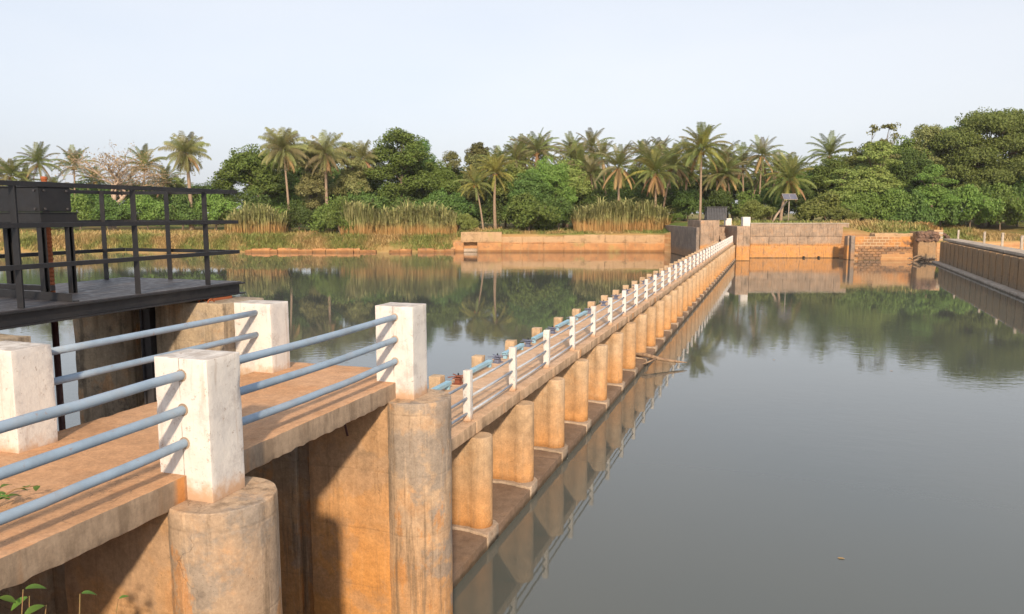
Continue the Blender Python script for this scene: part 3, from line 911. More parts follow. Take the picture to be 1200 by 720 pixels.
# stop-log slot and brick wall
DB = 79.0
oB = (rpx(1038, DB), DB)
bw = farthing('brick_wall', 'laterite brick river wall with pale mortar lower courses', 'wall', *oB)
me = rough_box('wall_core', (rpx(1072, DB) - rpx(1001, DB), 1.0, zpx(277.5, DB) + .6), .3, .03, .03, 1.0, 21)
link('wall_core', me, MT['laterite'], bw, ((rpx(1072, DB) + rpx(1001, DB)) / 2 - oB[0], .5, -.6))
rb('slot_pillar', bw, MT['abut'], rpx(994.2, DB), rpx(997.4, DB), DB + .4, DB + 1.2, -.6, zpx(277, DB), oB, .3, 22)
rb('slot_jamb', bw, MT['abut_dark'], rpx(1000.2, DB) - .35, rpx(1000.2, DB) + .04, DB - .04, DB + 1.1, -.6, zpx(276.5, DB), oB, .3, 23)
rb('slot_boards', bw, MT['abut_dark'], rpx(997.6, DB), rpx(1000.2, DB) - .37, DB + .9, DB + 1.0, -.6, zpx(290, DB), oB, .3, 24)
rb('earth_top', bw, MT['bankwall'], rpx(1024, DB), rpx(1073, DB), DB + .12, DB + 1.6, zpx(277.5, DB) - .1, zpx(273.8, DB), oB, .3, 25, .10)
brick_l, brick_h = .60, .27
bm_ = [rough_box('brick', (.565, .12, .235), .3, .02, .012, 1.0, 70 + k) for k in range(4)]
for k in range(5):
    z = .06 + k * brick_h
    x = rpx(1001.5, DB) + (.0 if k % 2 else -.3)
    while x < rpx(1071, DB) - .4:
        if x >= rpx(1001.2, DB):
            link('brick', bm_[rnd.randrange(4)], MT['stone' if rnd.random() < .35 else 'laterite'] if False else None, bw, (x + brick_l / 2 - oB[0], -.035 + rnd.uniform(-.015, .015), z))
        x += brick_l
for k, m in enumerate(bm_):
    m.materials.clear(); m.materials.append(MT['brick%d' % (k % 2)])
# rubble pier at the corner of brick wall and weir
DR = 77.5
oR = (rpx(1087, DR), DR)
rp = farthing('rubble_pier', 'dark rubble stone pier with pale stepped blocks at the weir end', 'stone pier', *oR)
def stone_mesh(sd, s):
    bm = bmesh.new()
    bmesh.ops.create_icosphere(bm, subdivisions=2, radius=1)
    for v in bm.verts:
        v.co = Vector((v.co.x * s[0], v.co.y * s[1], v.co.z * s[2])) * (1 + .5 * nz(v.co, 1.6, sd).x)
    me = bpy.data.meshes.new('stone'); bm.to_mesh(me); bm.free()
    me.materials.append(MT['stone'])
    return me
st = [stone_mesh(k * 1.3, (.25, .24, .19)) for k in range(6)]
rb('core', rp, MT['weir'], rpx(1078, DR), rpx(1099, DR), DR + .5, DR + 2.4, -.6, zpx(272, DR), oR, .3, 31, .05)
for r_ in range(3):
    for k in range(6):
        px = 1077 + k * 4.3 + (2 if r_ % 2 else 0)
        link('stone', st[rnd.randrange(6)], None, rp, (rpx(px, DR) - oR[0], .45 + rnd.uniform(-.1, .1), 2.1 + r_ * .32), (rnd.random() * 6, rnd.random(), rnd.random() * 6))
for k in range(5):
    rb('pale_block', rp, MT['weirtop'] if k % 2 else MT['bankwall'], rpx(1098, DR), rpx(1109, DR), DR + .9, DR + 2.2, zpx(283 - k * 2.6, DR) + .012, zpx(280.4 - k * 2.6, DR), oR, .3, 32 + k)
for k in range(5):
    link('stone', st[k], None, rp, (rpx(1113 + k * 3.2, DR) - oR[0], 1.3, 2.6 - k * .27), (k, .4, k * 2))
# driftwood heap against it
dv, df = [], []
for k in range(16):
    a = rnd.uniform(-.6, .6); l = rnd.uniform(.5, 1.3); x0 = rnd.uniform(-1.0, 1.0); z0 = rnd.uniform(.02, .55) * (1 - abs(x0) * .5)
    tube_geo([(x0 - l * math.cos(a) / 2, rnd.uniform(-.4, .4), z0), (x0, rnd.uniform(-.3, .1), z0 + .1), (x0 + l * math.cos(a) / 2, rnd.uniform(-.4, .4), z0 + rnd.uniform(-.1, .3))], [.05, .09, .04], 6, True, dv, df)
x, y = far(1078, 76.4)
o = link('debris_heap', pymesh('debris_heap', dv, df, True), MT['drift'], None, (x, y, -.02), (0, 0, YAW))
tag(o, 'heap of dead branches piled at the foot of the rubble pier', 'debris')

# ------------------------------------------------------------------ the second weir on the right
WA = math.atan2(14.66 - 13.4, 85.3 - 50.1)
we = thing('weir', 'brown gated weir wall with concrete walkway running off to the side', 'weir', (13.4, 50.1, 0), -WA)
w0, w1 = -32.0, 33.4
pan = [rough_box('shutter', (.30, 1.62, 2.05), .25, .008, .008, .8, 90 + k) for k in range(3)]
gap = rough_box('pier', (.42, .26, 2.16), .25, .008, .008, .8, 97)
k = 0
y = w0
while y < w1 - 1:
    link('shutter', pan[k % 3], MT['weir'], we, (.50, y + .97, .05))
    link('pier', gap, MT['weir'], we, (.52, y, -.02))
    y += 1.97; k += 1
L = (w1 - w0) / 8
for i in range(8):
    me = rough_box('walkway_slab', (1.30, L - .02, .20), .3, .02, .012, .8, 110 + i)
    link('walkway_slab', me, MT['weirtop'], we, (1.32, w0 + L * (i + .5), 2.16))
    me = rough_box('sill', (.75, L - .01, .75), .3, .05, .02, .8, 120 + i)
    link('sill', me, MT['weirtop'], we, (.18, w0 + L * (i + .5), -.55))
me = rough_box('back_wall', (.30, w1 - w0, 2.4), 1.0, .02, .01, .5, 130)
link('back_wall', me, MT['abut_dark'], we, (1.25, (w0 + w1) / 2, -.3))
for px, hh in ((1118, .85), (1152, .95), (1173, 1.0), (1196, .95)):
    yy = None
    # walkway's landward edge: solve along the weir line for this photo column
    best = min((abs((lambda X, Y: (X * math.cos(YAW) + Y * math.sin(YAW)) / (-X * math.sin(YAW) + Y * math.cos(YAW)))(13.4 + 1.85 + t * math.sin(WA), 50.1 + t * math.cos(WA)) - (px - CX) / FPX * 1.0), t) for t in [w0 + .1 * j for j in range(650)])
    link('railing_post', rough_box('railing_post', (.16, .16, hh), .1, .015, .006, 1, px), MT['weirtop'], we, (1.82, best[1], 2.355))

# ------------------------------------------------------------------ bank wall, culvert, solar panel, cage
DK = 95.25
oK = (rpx(690, DK), DK)
bk = farthing('bank_wall', 'low orange laterite wall along the far bank', 'wall', *oK)
r0, r1 = rpx(588, DK), rpx(806, DK)
nseg = 9
for i in range(nseg):
    a = r0 + (r1 - r0) * i / nseg; b = r0 + (r1 - r0) * (i + 1) / nseg
    zt = zpx(276 + (1.8 if i < 3 else rnd.uniform(-.8, .8)), DK)
    rb('wall_course', bk, MT['bankwall'], a, b - .008, DK + rnd.uniform(-.03, .03), DK + 1.5, -.5, zt * .56, oK, .3, 140 + i, .05)
    rb('wall_course', bk, MT['bankwall'], a, b - .008, DK + .22 + rnd.uniform(-.05, .05), DK + 1.5, zt * .56 + .01, zt, oK, .3, 160 + i, .06)
oL = (rpx(415, DK - 1), DK - 1.0)
lw = farthing('broken_wall', 'broken laterite block edging under the grassy bank beside the culvert', 'wall', *oL)
a = 288.0
while a < 531:
    b = min(533, a + rnd.uniform(7, 20))
    if rnd.random() < .93:
        rb('wall_course', lw, MT['bankwall'], rpx(a, DK - 1), rpx(b, DK - 1) - .02, DK - 1.25 + rnd.uniform(-.15, .2), DK - .3, -.5, rnd.uniform(.25, .55), oL, .18, a, .12)
    a = b
oC = (rpx(564, DK), DK - .3)
cu = farthing('culvert', 'square concrete culvert outlet with dark opening in the far bank', 'culvert', *oC)
rb('lintel', cu, MT['bankwall'], rpx(540.5, DK), rpx(588, DK), DK - .35, DK + 2.5, zpx(284, DK), zpx(272.3, DK), oC, .4, 181)
rb('jamb', cu, MT['bankwall'], rpx(534, DK), rpx(543.5, DK), DK - .3, DK + 2.5, -.5, zpx(284.2, DK), oC, .4, 182)
rb('jamb', cu, MT['bankwall'], rpx(559.5, DK), rpx(588, DK), DK - .3, DK + 2.5, -.5, zpx(284.2, DK), oC, .4, 183)
rb('invert', cu, MT['plinth'], rpx(543.7, DK), rpx(559.3, DK), DK - .2, DK + 2.5, -.5, zpx(291.5, DK), oC, .4, 184)
rb('back', cu, MT['abut_dark'], rpx(541, DK), rpx(562, DK), DK + 2.4, DK + 2.6, -.5, zpx(283, DK), oC, .6, 185)

DS = 86.0
x, y = far(922, DS)
zs0 = ground_z(rpx(922, DS), DS) - .1
so = thing('solar_panel', 'tilted solar panel on a thin pole above the end wall', 'solar panel', (x, y, zs0), YAW)
zp = zpx(231, DS) - zs0
link('pole', tube('pole', [(0, 0, 0), (0, 0, zp)], .05, 8), MT['weirtop'], so)
me = bevel(boxes('panel', [(-.75, .75, -.5, .5, -.02, .02)]), .006, 1)
pn = link('panel', me, MT['solar'], so, (.05, 0, zp + .02), (math.radians(38), 0, 0))
fr = [(-.77, .77, -.53, -.5, -.03, .035), (-.77, .77, .5, .53, -.03, .035), (-.77, -.75, -.5, .5, -.03, .035), (.75, .77, -.5, .5, -.03, .035), (-.01, .01, -.5, .5, .021, .03)]
link('frame', boxes('frame', fr), MT['weirtop'], pn)
for sx in (-.4, .4): link('strut', tube('strut', [(0, 0, zp - .5), (sx, .0, zp)], .02, 6), MT['weirtop'], so)

DG = 82.6
x, y = far(837, DG)
cg = thing('slatted_cage', 'dark grey slatted metal cage on the abutment corner', 'cage', (x, y, zpx(258.5, 80) - .02), YAW)
cw_, chh = 1.0, zpx(243, DG) - zpx(258.5, 80)
for sx in (-1, 1):
    for sy in (-1, 1): link('corner_post', boxes('corner_post', [(-.05, .05, -.05, .05, 0, chh)]), MT['panelgrey'], cg, (sx * cw_, sy * .5, 0))
for k in range(11):
    link('slat', boxes('slat', [(-.055, .055, -.02, .02, .12, chh - .06)]), MT['panelgrey'], cg, (-.85 + .17 * k, -.53, 0))
link('back_panel', boxes('back_panel', [(-.94, .94, .40, .43, .1, chh - .1)]), MT['panelgrey'], cg)
link('roof', boxes('roof', [(-1.12, 1.12, -.62, .62, chh, chh + .06)]), MT['panelgrey'], cg)
link('floor_frame', boxes('floor_frame', [(-1.02, 1.02, -.55, .55, .06, .115)]), MT['panelgrey'], cg)

# ------------------------------------------------------------------ vegetation: prototypes
def leaf_quads(C, size, up_bias=.5, aspect=.55, outward=None):
    """one diamond leaf clump per centre; returns verts, quads"""
    n = len(C)
    nrm = npr.normal(size=(n, 3))
    nrm[:, 2] += up_bias
    if outward is not None: nrm += outward * .8
    nrm /= np.linalg.norm(nrm, axis=1)[:, None]
    a = np.cross(nrm, npr.normal(size=(n, 3)))
    a /= np.linalg.norm(a, axis=1)[:, None]
    b = np.cross(nrm, a)
    s = size * npr.uniform(.6, 1.35, n)[:, None]
    fold = nrm * s * .18
    V = np.stack([C - a * s, C + b * s * aspect + fold, C + a * s, C - b * s * aspect + fold], 1).reshape(-1, 3)
    F = np.arange(4 * n).reshape(-1, 4)
    return V, F
def crown_points(lobes, ncl, nleaf, clr, flat=(1.1, 1.1, .74)):
    """leaf positions: clusters scattered over the lobes' shells, leaves scattered round each cluster"""
    vol = np.array([l[3] * l[4] * l[5] for l in lobes]) ** .67
    pick = npr.choice(len(lobes), ncl, p=vol / vol.sum())
    P, O = [], []
    for i in pick:
        l = lobes[i]
        u = npr.normal(size=3); u /= np.linalg.norm(u)
        if u[2] < -.35: u[2] *= -.6
        rr = npr.uniform(.55, 1.04)
        c = np.array(l[:3]) + u * np.array(l[3:]) * rr
        rad = clr * npr.uniform(.6, 1.35)
        m = int(nleaf * npr.uniform(.6, 1.3))
        q = npr.normal(size=(m, 3))
        q /= np.linalg.norm(q, axis=1)[:, None]
        q *= (npr.uniform(0.2, 1, m) ** .5)[:, None] * rad * np.array(flat)
        P.append(c + q); O.append(np.tile(u, (m, 1)) * .5 + q / rad)
    return np.concatenate(P), np.concatenate(O)
def broadleaf(name, lobes, ncl, nleaf, clr, size, trunk_h, trunk_r, fork=.55, up=.5, lean=(0, 0), flat=(1.1, 1.1, .74)):
    P, O = crown_points(lobes, ncl, nleaf, clr, flat)
    V, F = leaf_quads(P, size, up, .55, O)
    crown = npmesh(name + '_crown', V, F)
    tv, tf = [], []
    top = Vector((lean[0], lean[1], trunk_h))
    pts = [Vector((0, 0, -.3)), Vector((lean[0] * .2 + .1, lean[1] * .2, trunk_h * .33)), Vector((lean[0] * .6 - .08, lean[1] * .6, trunk_h * .66)), top]
    tube_geo(pts, [trunk_r * 1.3, trunk_r, trunk_r * .85, trunk_r * .7], 8, True, tv, tf)
    for l in lobes:
        c = Vector(l[:3])
        s = pts[2].lerp(top, rnd.uniform(0, 1))
        m = s.lerp(c, .5) + Vector((rnd.uniform(-.4, .4), rnd.uniform(-.4, .4), -.25))
        tube_geo([s, m, c, c + Vector((rnd.uniform(-.5, .5), rnd.uniform(-.5, .5), l[5] * .6))], [trunk_r * .5, trunk_r * .36, trunk_r * .2, .03], 6, True, tv, tf)
        for k in range(4):
            e = c + Vector((rnd.uniform(-1, 1) * l[3] * .8, rnd.uniform(-1, 1) * l[4] * .8, rnd.uniform(-.2, .8) * l[5]))
            tube_geo([m.lerp(c, .5), m.lerp(e, .7), e], [trunk_r * .2, trunk_r * .12, .02], 5, True, tv, tf)
    return crown, pymesh(name + '_trunk', tv, tf, True)
PR = {}
# (cx, cy, cz, rx, ry, rz) lobes in metres
PR['round'] = broadleaf('round', [(0, 0, 7.5, 3.4, 3.2, 3.2), (-2.0, .4, 5.6, 2.6, 2.6, 2.2), (2.1, -.3, 5.9, 2.5, 2.5, 2.4), (.3, -1.5, 4.3, 2.6, 2.2, 1.9)], 170, 190, .95, .145, 6.0, .24)
PR['tall'] = broadleaf('tall', [(0, 0, 12.4, 2.0, 2.0, 2.2), (-1.9, .3, 9.8, 2.2, 2.0, 1.8), (2.2, 0, 10.6, 2.1, 2.0, 1.9), (.2, -.8, 8.2, 2.5, 2.2, 1.9), (-2.4, 0, 6.3, 1.8, 1.8, 1.6), (2.9, .4, 7.5, 1.9, 1.8, 1.5), (.6, 0, 5.2, 2.1, 2.0, 1.6)], 190, 180, .85, .145, 9.0, .26)
PR['spread'] = broadleaf('spread', [(-5.5, 0, 11.2, 3.2, 3, 1.9), (-2, -.5, 13.4, 3.6, 3.2, 1.9), (2.4, 0, 13.2, 3.6, 3.2, 2.0), (6.0, .3, 11.6, 3.4, 3.0, 1.9), (-3.8, -1.5, 9.0, 2.8, 2.4, 1.6), (1.0, -2.0, 10.6, 3.2, 2.4, 1.7), (5.0, -1.5, 8.7, 3.0, 2.5, 1.8), (-6.0, -1.0, 6.8, 2.4, 2.2, 1.7), (2.2, -2.4, 7.3, 2.8, 2.2, 1.7), (7.4, -.5, 7.0, 2.6, 2.2, 1.8), (-1.5, -2.0, 6.2, 2.5, 2.2, 1.7), (4.4, -2.6, 4.6, 2.6, 2.2, 1.7), (-4.2, -2.2, 4.2, 2.4, 2.0, 1.6)], 820, 190, 1.12, .14, 8.0, .40)
PR['thin'] = broadleaf('thin', [(0, 0, 11.6, 1.2, 1.2, 1.5), (-1.6, 0, 9.6, 1.4, 1.3, 1.2), (1.7, .2, 10.0, 1.4, 1.3, 1.4), (.2, -.5, 7.6, 2.2, 1.9, 1.6), (-1.8, -.3, 5.8, 2.1, 1.8, 1.6), (1.9, -.2, 5.9, 2.0, 1.8, 1.5), (.2, -1, 3.6, 2.3, 2.0, 1.6)], 160, 150, .80, .14, 9.5, .20)
PR['bush'] = broadleaf('bush', [(0, 0, 1.6, 1.9, 1.7, 1.4), (-1.3, .1, 1.0, 1.3, 1.3, 1.0), (1.4, 0, 1.1, 1.4, 1.3, 1.1)], 60, 150, .62, .115, 1.2, .09)
PR['bush2'] = broadleaf('bush_wide', [(-1.6, 0, 1.7, 1.7, 1.6, 1.5), (1.5, .2, 2.0, 1.8, 1.6, 1.7), (0, -.5, 1.1, 1.8, 1.5, 1.1), (.2, .3, 2.6, 1.2, 1.2, 1.2)], 80, 150, .68, .12, 1.5, .10)
PR['wisp'] = broadleaf('wisp', [(-.9, 0, 12.4, .7, .6, 1.3), (1.5, .2, 12.8, 1.3, .8, 1.0), (2.4, .2, 11.6, .7, .6, .8), (.5, 0, 10.6, 1.2, .9, 1.2), (-1.0, 0, 10.0, 1.3, 1.2, 1.2), (1.2, -.3, 8.8, 1.6, 1.4, 1.2), (-.6, -.4, 7.0, 1.9, 1.6, 1.4), (.6, -.6, 4.8, 2.2, 1.8, 1.6)], 150, 30, .42, .16, 9.8, .13)
PR['weep'] = broadleaf('weep', [(0, 0, 12.4, 2.0, 1.8, 1.1), (-2.2, .2, 11.6, 1.6, 1.5, 1.2), (2.2, 0, 11.7, 1.6, 1.5, 1.2), (0, -1.4, 11.2, 2.2, 1.4, 1.2), (-3.0, -.4, 10.0, .9, 1.1, 1.3), (3.0, -.3, 10.0, .9, 1.1, 1.3), (.3, -1.5, 9.6, 1.8, 1.0, 1.2)], 150, 95, .66, .13, 11.2, .17, .5, .1, (0, 0), (.56, .56, 1.65))
PR['ball'] = broadleaf('ball', [(0, 0, 10.6, 2.0, 2.0, 1.9), (.2, 0, 9.6, 1.9, 1.9, 1.6)], 80, 150, .55, .13, 9.5, .18)

def with_mat(key, mat):
    k = key + '/' + mat
    if k not in PR:
        cme = PR[key][0].copy(); cme.materials.clear(); cme.materials.append(MT[mat])
        PR[k] = cme
    return PR[k]
def place_tree(key, mat, px, d, py_top, wpx, label, cat='tree', group=None, name='broadleaf_tree', base=None, rot=None, proto_h=None, proto_w=None):
    """photo column, distance, top row and crown width in photo pixels"""
    hh = {'round': 10.9, 'tall': 14.8, 'spread': 15.6, 'thin': 13.4, 'bush': 3.2, 'bush2': 3.9, 'wisp': 14.2, 'ball': 12.6, 'weep': 14.0}[key]
    ww = {'round': 9.0, 'tall': 9.2, 'spread': 20.0, 'thin': 7.4, 'bush': 5.4, 'bush2': 6.6, 'wisp': 5.4, 'ball': 4.4, 'weep': 7.4}[key]
    r = rpx(px, d)
    x, y = rd(r, d)
    gz = ground_z(r, d) if base is None else base
    s = (zpx(py_top, d) - gz) / hh
    sw = wpx / FPX * d / ww
    t = thing(name, label, cat, (x, y, gz), (rnd.uniform(0, 6.28) if rot is None else rot), group)
    t.scale = (sw, sw, s)
    cme = with_mat(key, mat)
    part = 'foliage' if 'bush' in key else 'crown'
    c = link(part, cme, None, t)
    c['kind'] = 'stuff'
    link('stem' if 'bush' in key else 'trunk', PR[key][1], MT['bark'], t)
    return t

# palms
def frond(name, e0, bend, L=3.7, nl=44, leafL=.95, hang=.35, width=.034, roll=0.0):
    n = 14
    pts = [Vector((0, 0, 0))]; ang = []
    for i in range(n):
        t = i / (n - 1)
        e = math.radians(e0 - bend * t ** 1.25)
        ang.append(e)
        if i: pts.append(pts[-1] + Vector((math.cos(e), 0, math.sin(e))) * (L / (n - 1)))
    V, F = [], []
    for i in range(n - 1):                                   # rachis: flat tapering strip, slightly thick
        w0, w1 = .05 * (1 - i / n) + .012, .05 * (1 - (i + 1) / n) + .012
        b = len(V)
        for p, w_ in ((pts[i], w0), (pts[i + 1], w1)):
            V += [(p.x, -w_, p.z + .0), (p.x, w_, p.z), (p.x, 0, p.z - w_)]
        F += [(b, b + 1, b + 4, b + 3), (b + 1, b + 2, b + 5, b + 4), (b + 2, b, b + 3, b + 5)]
    for k in range(nl):
        t = .12 + .88 * (k + .5) / nl
        f = t * (n - 1); i = min(n - 2, int(f))
        p = pts[i].lerp(pts[i + 1], f - i)
        e = ang[i]
        T = Vector((math.cos(e), 0, math.sin(e)))
        ll = leafL * (.45 + .75 * math.sin(math.pi * min(1, t * .85 + .1))) * rnd.uniform(.85, 1.1)
        for s in (-1, 1):
            h = hang * rnd.uniform(.7, 1.4)
            dr = (Vector((0, s, 0)) * .8 + T * .55 + Vector((0, 0, -h))).normalized()
            dr2 = (dr + Vector((0, 0, -h * 1.1))).normalized()
            q1 = p + dr * ll * .5
            q2 = q1 + dr2 * ll * .5
            wv_ = T * width
            b = len(V)
            V += [tuple(p - wv_ * .5), tuple(p + wv_ * .5), tuple(q1 + wv_), tuple(q2), tuple(q1 - wv_)]
            F += [(b, b + 1, b + 2, b + 4), (b + 4, b + 2, b + 3)]
    return pymesh(name, V, F)
FR = {}
for key, hang, lf in (('coco', .50, .66), ('droop', 1.1, 1.0)):
    FR[key] = [frond('frond', e, b, hang=hang * hm, leafL=lf, L=l) for e, b, hm, l in
               ((86, 30, .5, 3.7), (76, 52, .6, 4.1), (60, 66, .8, 4.3), (42, 74, 1.0, 4.4), (20, 74, 1.1, 4.3), (-4, 62, 1.2, 4.1), (-32, 44, 1.2, 3.7), (-62, 22, .8, 3.1))]
def frond_mat(key, i, mat):
    k = ('F', key, i, mat)
    if k not in PR:
        m = FR[key][i].copy(); m.materials.clear(); m.materials.append(MT[mat]); PR[k] = m
    return PR[k]
nut_me = None
def coconut_mesh():
    V, F = [], []
    for k in range(11):
        a = k * 2.4; c = Vector((.30 * math.cos(a), .30 * math.sin(a), -.25 - .09 * (k % 4)))
        bm = bmesh.new(); bmesh.ops.create_icosphere(bm, subdivisions=1, radius=.15)
        b = len(V)
        V += [tuple(v.co + c) for v in bm.verts]; F += [tuple(b + v.index for v in f.verts) for f in bm.faces]
        bm.free()
    return pymesh('coconut_bunch', V, F, True)
nut_me = coconut_mesh()
def palm(px, d, py_crown, label, style='coco', mats=('palm', 'palm', 'palm_y'), nf=26, scale=1.0, lean=(0, 0), group=None, base=None, dead=.12, low=-1.0, trunk_r=.15, name='coconut_palm', px_base=None):
    """palm whose crown centre shows at (px, py_crown); the trunk foot may stand a little aside"""
    r = rpx(px if px_base is None else px_base, d)
    x, y = rd(r, d)
    gz = ground_z(r, d) if base is None else base
    t = thing(name, label, 'palm', (x, y, gz), 0, group)
    h = zpx(py_crown, d) - gz
    dx = 0.0 if px_base is None else rpx(px, d) - r
    off = Vector((dx * math.cos(YAW) + lean[0], dx * math.sin(YAW) + lean[1], 0))
    pts, rad = [], []
    for i in range(9):
        u = i / 8
        pts.append(off * (u ** 1.5) + Vector((.12 * math.sin(u * 3 + px), .1 * math.cos(u * 2.5 + px) - .1, h * u - .25 * (1 - u))))
        rad.append(trunk_r * (1.25 - .55 * u) * (1.25 if i == 0 else 1))
    link('trunk', tube('palm_trunk', pts, rad, 8), MT['palmbark'], t)
    top = pts[-1]
    nf = int(nf * rnd.uniform(1.1, 1.6))
    low = low + rnd.uniform(-.7, .5)
    dead = dead * rnd.uniform(.4, 2.2)
    for k in range(nf):
        u = k / (nf - 1)
        e = int(min(7, max(0, round((u ** .95) * (6.6 + low) + rnd.uniform(-.5, .5)))))
        m = mats[rnd.randrange(len(mats))]
        if e >= 6 and rnd.random() < dead * 1.6: m = 'palm_dead'
        f = link('frond', frond_mat(style, e, m), None, t, top, (rnd.uniform(-.12, .12), rnd.uniform(-.1, .1), k * 2.39996 + rnd.uniform(-.25, .25)))
        s = scale * rnd.uniform(.74, .94)
        f.scale = (s, s, s)
    if style == 'coco':
        c = link('coconut_bunch', nut_me, MT['coconut'], t, top)
        c.scale = (scale, scale, scale)
    return t

# cane thickets
def cane_mesh(w, dpt, h, n):
    V = []
    x = npr.uniform(-w / 2, w / 2, n); y = npr.uniform(-dpt / 2, dpt / 2, n)
    edge = 1 - .35 * (np.abs(x) / (w / 2)) ** 3
    wave = .92 + .20 * np.abs(np.sin(x * 1.15 + npr.uniform(0, 6))) + .09 * np.sin(x * 4.1)
    hh = h * npr.uniform(.45, 1.06, n) * edge * wave * (1 + .12 * np.sin(x * 9.3 + 1.0))
    az = npr.uniform(0, 2 * math.pi, n); ln = npr.uniform(.08, .75, n) ** 1.3 * hh
    dx, dy = np.cos(az) * ln, np.sin(az) * ln
    wd = npr.uniform(.03, .075, n); wx, wy = -np.sin(az) * wd, np.cos(az) * wd
    z0 = np.zeros(n)
    rows = [(0, 0, .8), (.12, .42, 1.1), (.45, .80, 1.1), (1.15, .86, .15)]
    st_ = []
    for a, zf, ws in rows:
        st_.append(np.stack([x + dx * a - wx * ws, y + dy * a - wy * ws, hh * zf], 1))
        st_.append(np.stack([x + dx * a + wx * ws, y + dy * a + wy * ws, hh * zf], 1))
    V = np.stack(st_, 1).reshape(-1, 3)
    b = np.arange(n)[:, None] * 8
    F = np.concatenate([b + np.array([[0, 1, 3, 2]]), b + np.array([[2, 3, 5, 4]]), b + np.array([[4, 5, 7, 6]])])
    return npmesh('cane_blades', V, F)
def cane(px0, px1, d, py_top, label, dens=1.0):
    r0, r1 = rpx(px0, d), rpx(px1, d)
    rc = (r0 + r1) / 2
    x, y = rd(rc, d)
    gz = ground_z(rc, d)
    h = zpx(py_top, d) - gz
    t = thing('cane_thicket', label, 'reeds', (x, y, gz - .1), YAW, None)
    o = link('blades', cane_mesh(r1 - r0, 2.6, h * 1.05, int(260 * (r1 - r0) * dens)), MT['reed'], t)
    o['kind'] = 'stuff'
    return t

# bank grass tufts
def grass_mesh(spec):
    A = []
    for r0, r1, dd0, dd1, n, h0, h1 in spec:
        r = npr.uniform(r0, r1, n); t = npr.uniform(dd0, dd1, n)
        for a, b in zip(r, t):
            d = edge_d(a) + b
            xx, yy = rd(a, d)
            A.append((xx, yy, ground_z(a, d) - .03, npr.uniform(h0, h1)))
    A = np.array(A)
    A = np.repeat(A, 3, 0)
    n = len(A)
    az = npr.uniform(0, 2 * math.pi, n)
    off = npr.normal(size=(n, 2)) * .12
    h = A[:, 3] * npr.uniform(.6, 1.2, n)
    w_ = .045
    B = A[:, :3] + np.concatenate([off, np.zeros((n, 1))], 1)
    sx = np.stack([np.cos(az) * w_, np.sin(az) * w_, np.zeros(n)], 1)
    ln = np.stack([-np.sin(az) * h * .3, np.cos(az) * h * .3, h * .6], 1)
    tp = np.stack([-np.sin(az) * h * .75, np.cos(az) * h * .75, h * .95], 1)
    V = np.stack([B - sx, B + sx, B + ln + sx * .7, B + ln - sx * .7, B + tp], 1).reshape(-1, 3)
    b = np.arange(n)[:, None] * 5
    F1 = b + np.array([[0, 1, 2, 3]])
    F2 = b + np.array([[3, 2, 4, 4]])
    Ft = np.concatenate([b + np.array([[0, 1, 2]]), b + np.array([[0, 2, 3]]), b + np.array([[3, 2, 4]])])
    return npmesh('grass', V, Ft)
gm = grass_mesh([(-75, -7.5, -1.25, .4, 5200, .3, .85), (-75, -5, -.2, 2.5, 4200, .35, .95), (-4, 19, .5, 1.0, 500, .2, .5), (-75, 19, 1.0, 8, 4200, .25, .7), (-4, 19, .9, 2.2, 900, .15, .45),
                 (24, 36, 1.0, 8, 700, .2, .6), (37, 60, 1.5, 14, 3600, .25, .75), (46, 75, .2, 3, 1300, .2, .6)])
o = link('grass', gm, MT['grass'])
o['kind'] = 'stuff'; tag(o, 'dry and green grass growing along the far bank', 'grass')

# ------------------------------------------------------------------ vegetation: planting (photo column, distance, row)
BD = 'bushes and saplings filling the far bank'
WHERE = [(110, 'behind the steel platform hoist'), (235, 'below the lone shaggy palm'), (330, 'below the rounded bright tree'), (410, 'below the paired shaggy palms'), (500, 'under the tall layered tree'), (560, 'behind the leaning yellow palm'), (600, 'beside the orange-hearted palm'), (672, 'beside the cane thicket with dry stalks'), (745, 'under the dull-fronded broad palm'), (795, 'under the golden-skirted broad palm'), (860, 'behind the slatted cage'), (915, 'near the white abutment pillar'), (960, 'beside the solar panel'), (1010, 'above the end wall corner'), (1075, 'behind the brick wall'), (1125, 'beside the rain tree trunk'), (1400, 'under the spreading rain tree')]
TONE = {'leaf_dark': 'dark green', 'leaf_mid': 'mid green', 'leaf_light': 'light green', 'leaf_olive': 'olive'}
def where(px): return next(w for lim, w in WHERE if px < lim)
def bl(px, d, m, key): return '%s %s bush %s' % ('low wide' if key == 'bush2' else 'rounded', TONE[m], where(px)) + (', rear row' if d > 109 else '')
BG = 'broad green trees standing behind the palms'
BGL = 'dense green background tree behind the palm belt'
CP = 'coconut palms of the palm belt'
CPL = 'coconut palm among others in the palm belt'
# --- behind the steel platform
for px, d, py, sc_ in ((20, 118, 206, 1.0), (57, 121, 192, 1.05), (34, 126, 214, .95), (92, 125, 195, 1.05), (172, 124, 196, 1.1), (196, 128, 214, .95), (118, 128, 212, .9), (212, 130, 225, .9), (4, 124, 208, 1.0), (70, 114, 226, .8)):
    palm(px, d, py, '%s coconut palm %s' % ('tall' if py < 200 else 'short', 'on the hoist side of the dry tree' if px < 80 else 'on the open water side of the dry tree' if px > 150 else 'mixed into the dry tree branches'), 'coco', ('palm', 'palm', 'palm_dry'), 24, sc_, (rnd.uniform(-.8, .8), 0), 'coconut palms behind the platform')
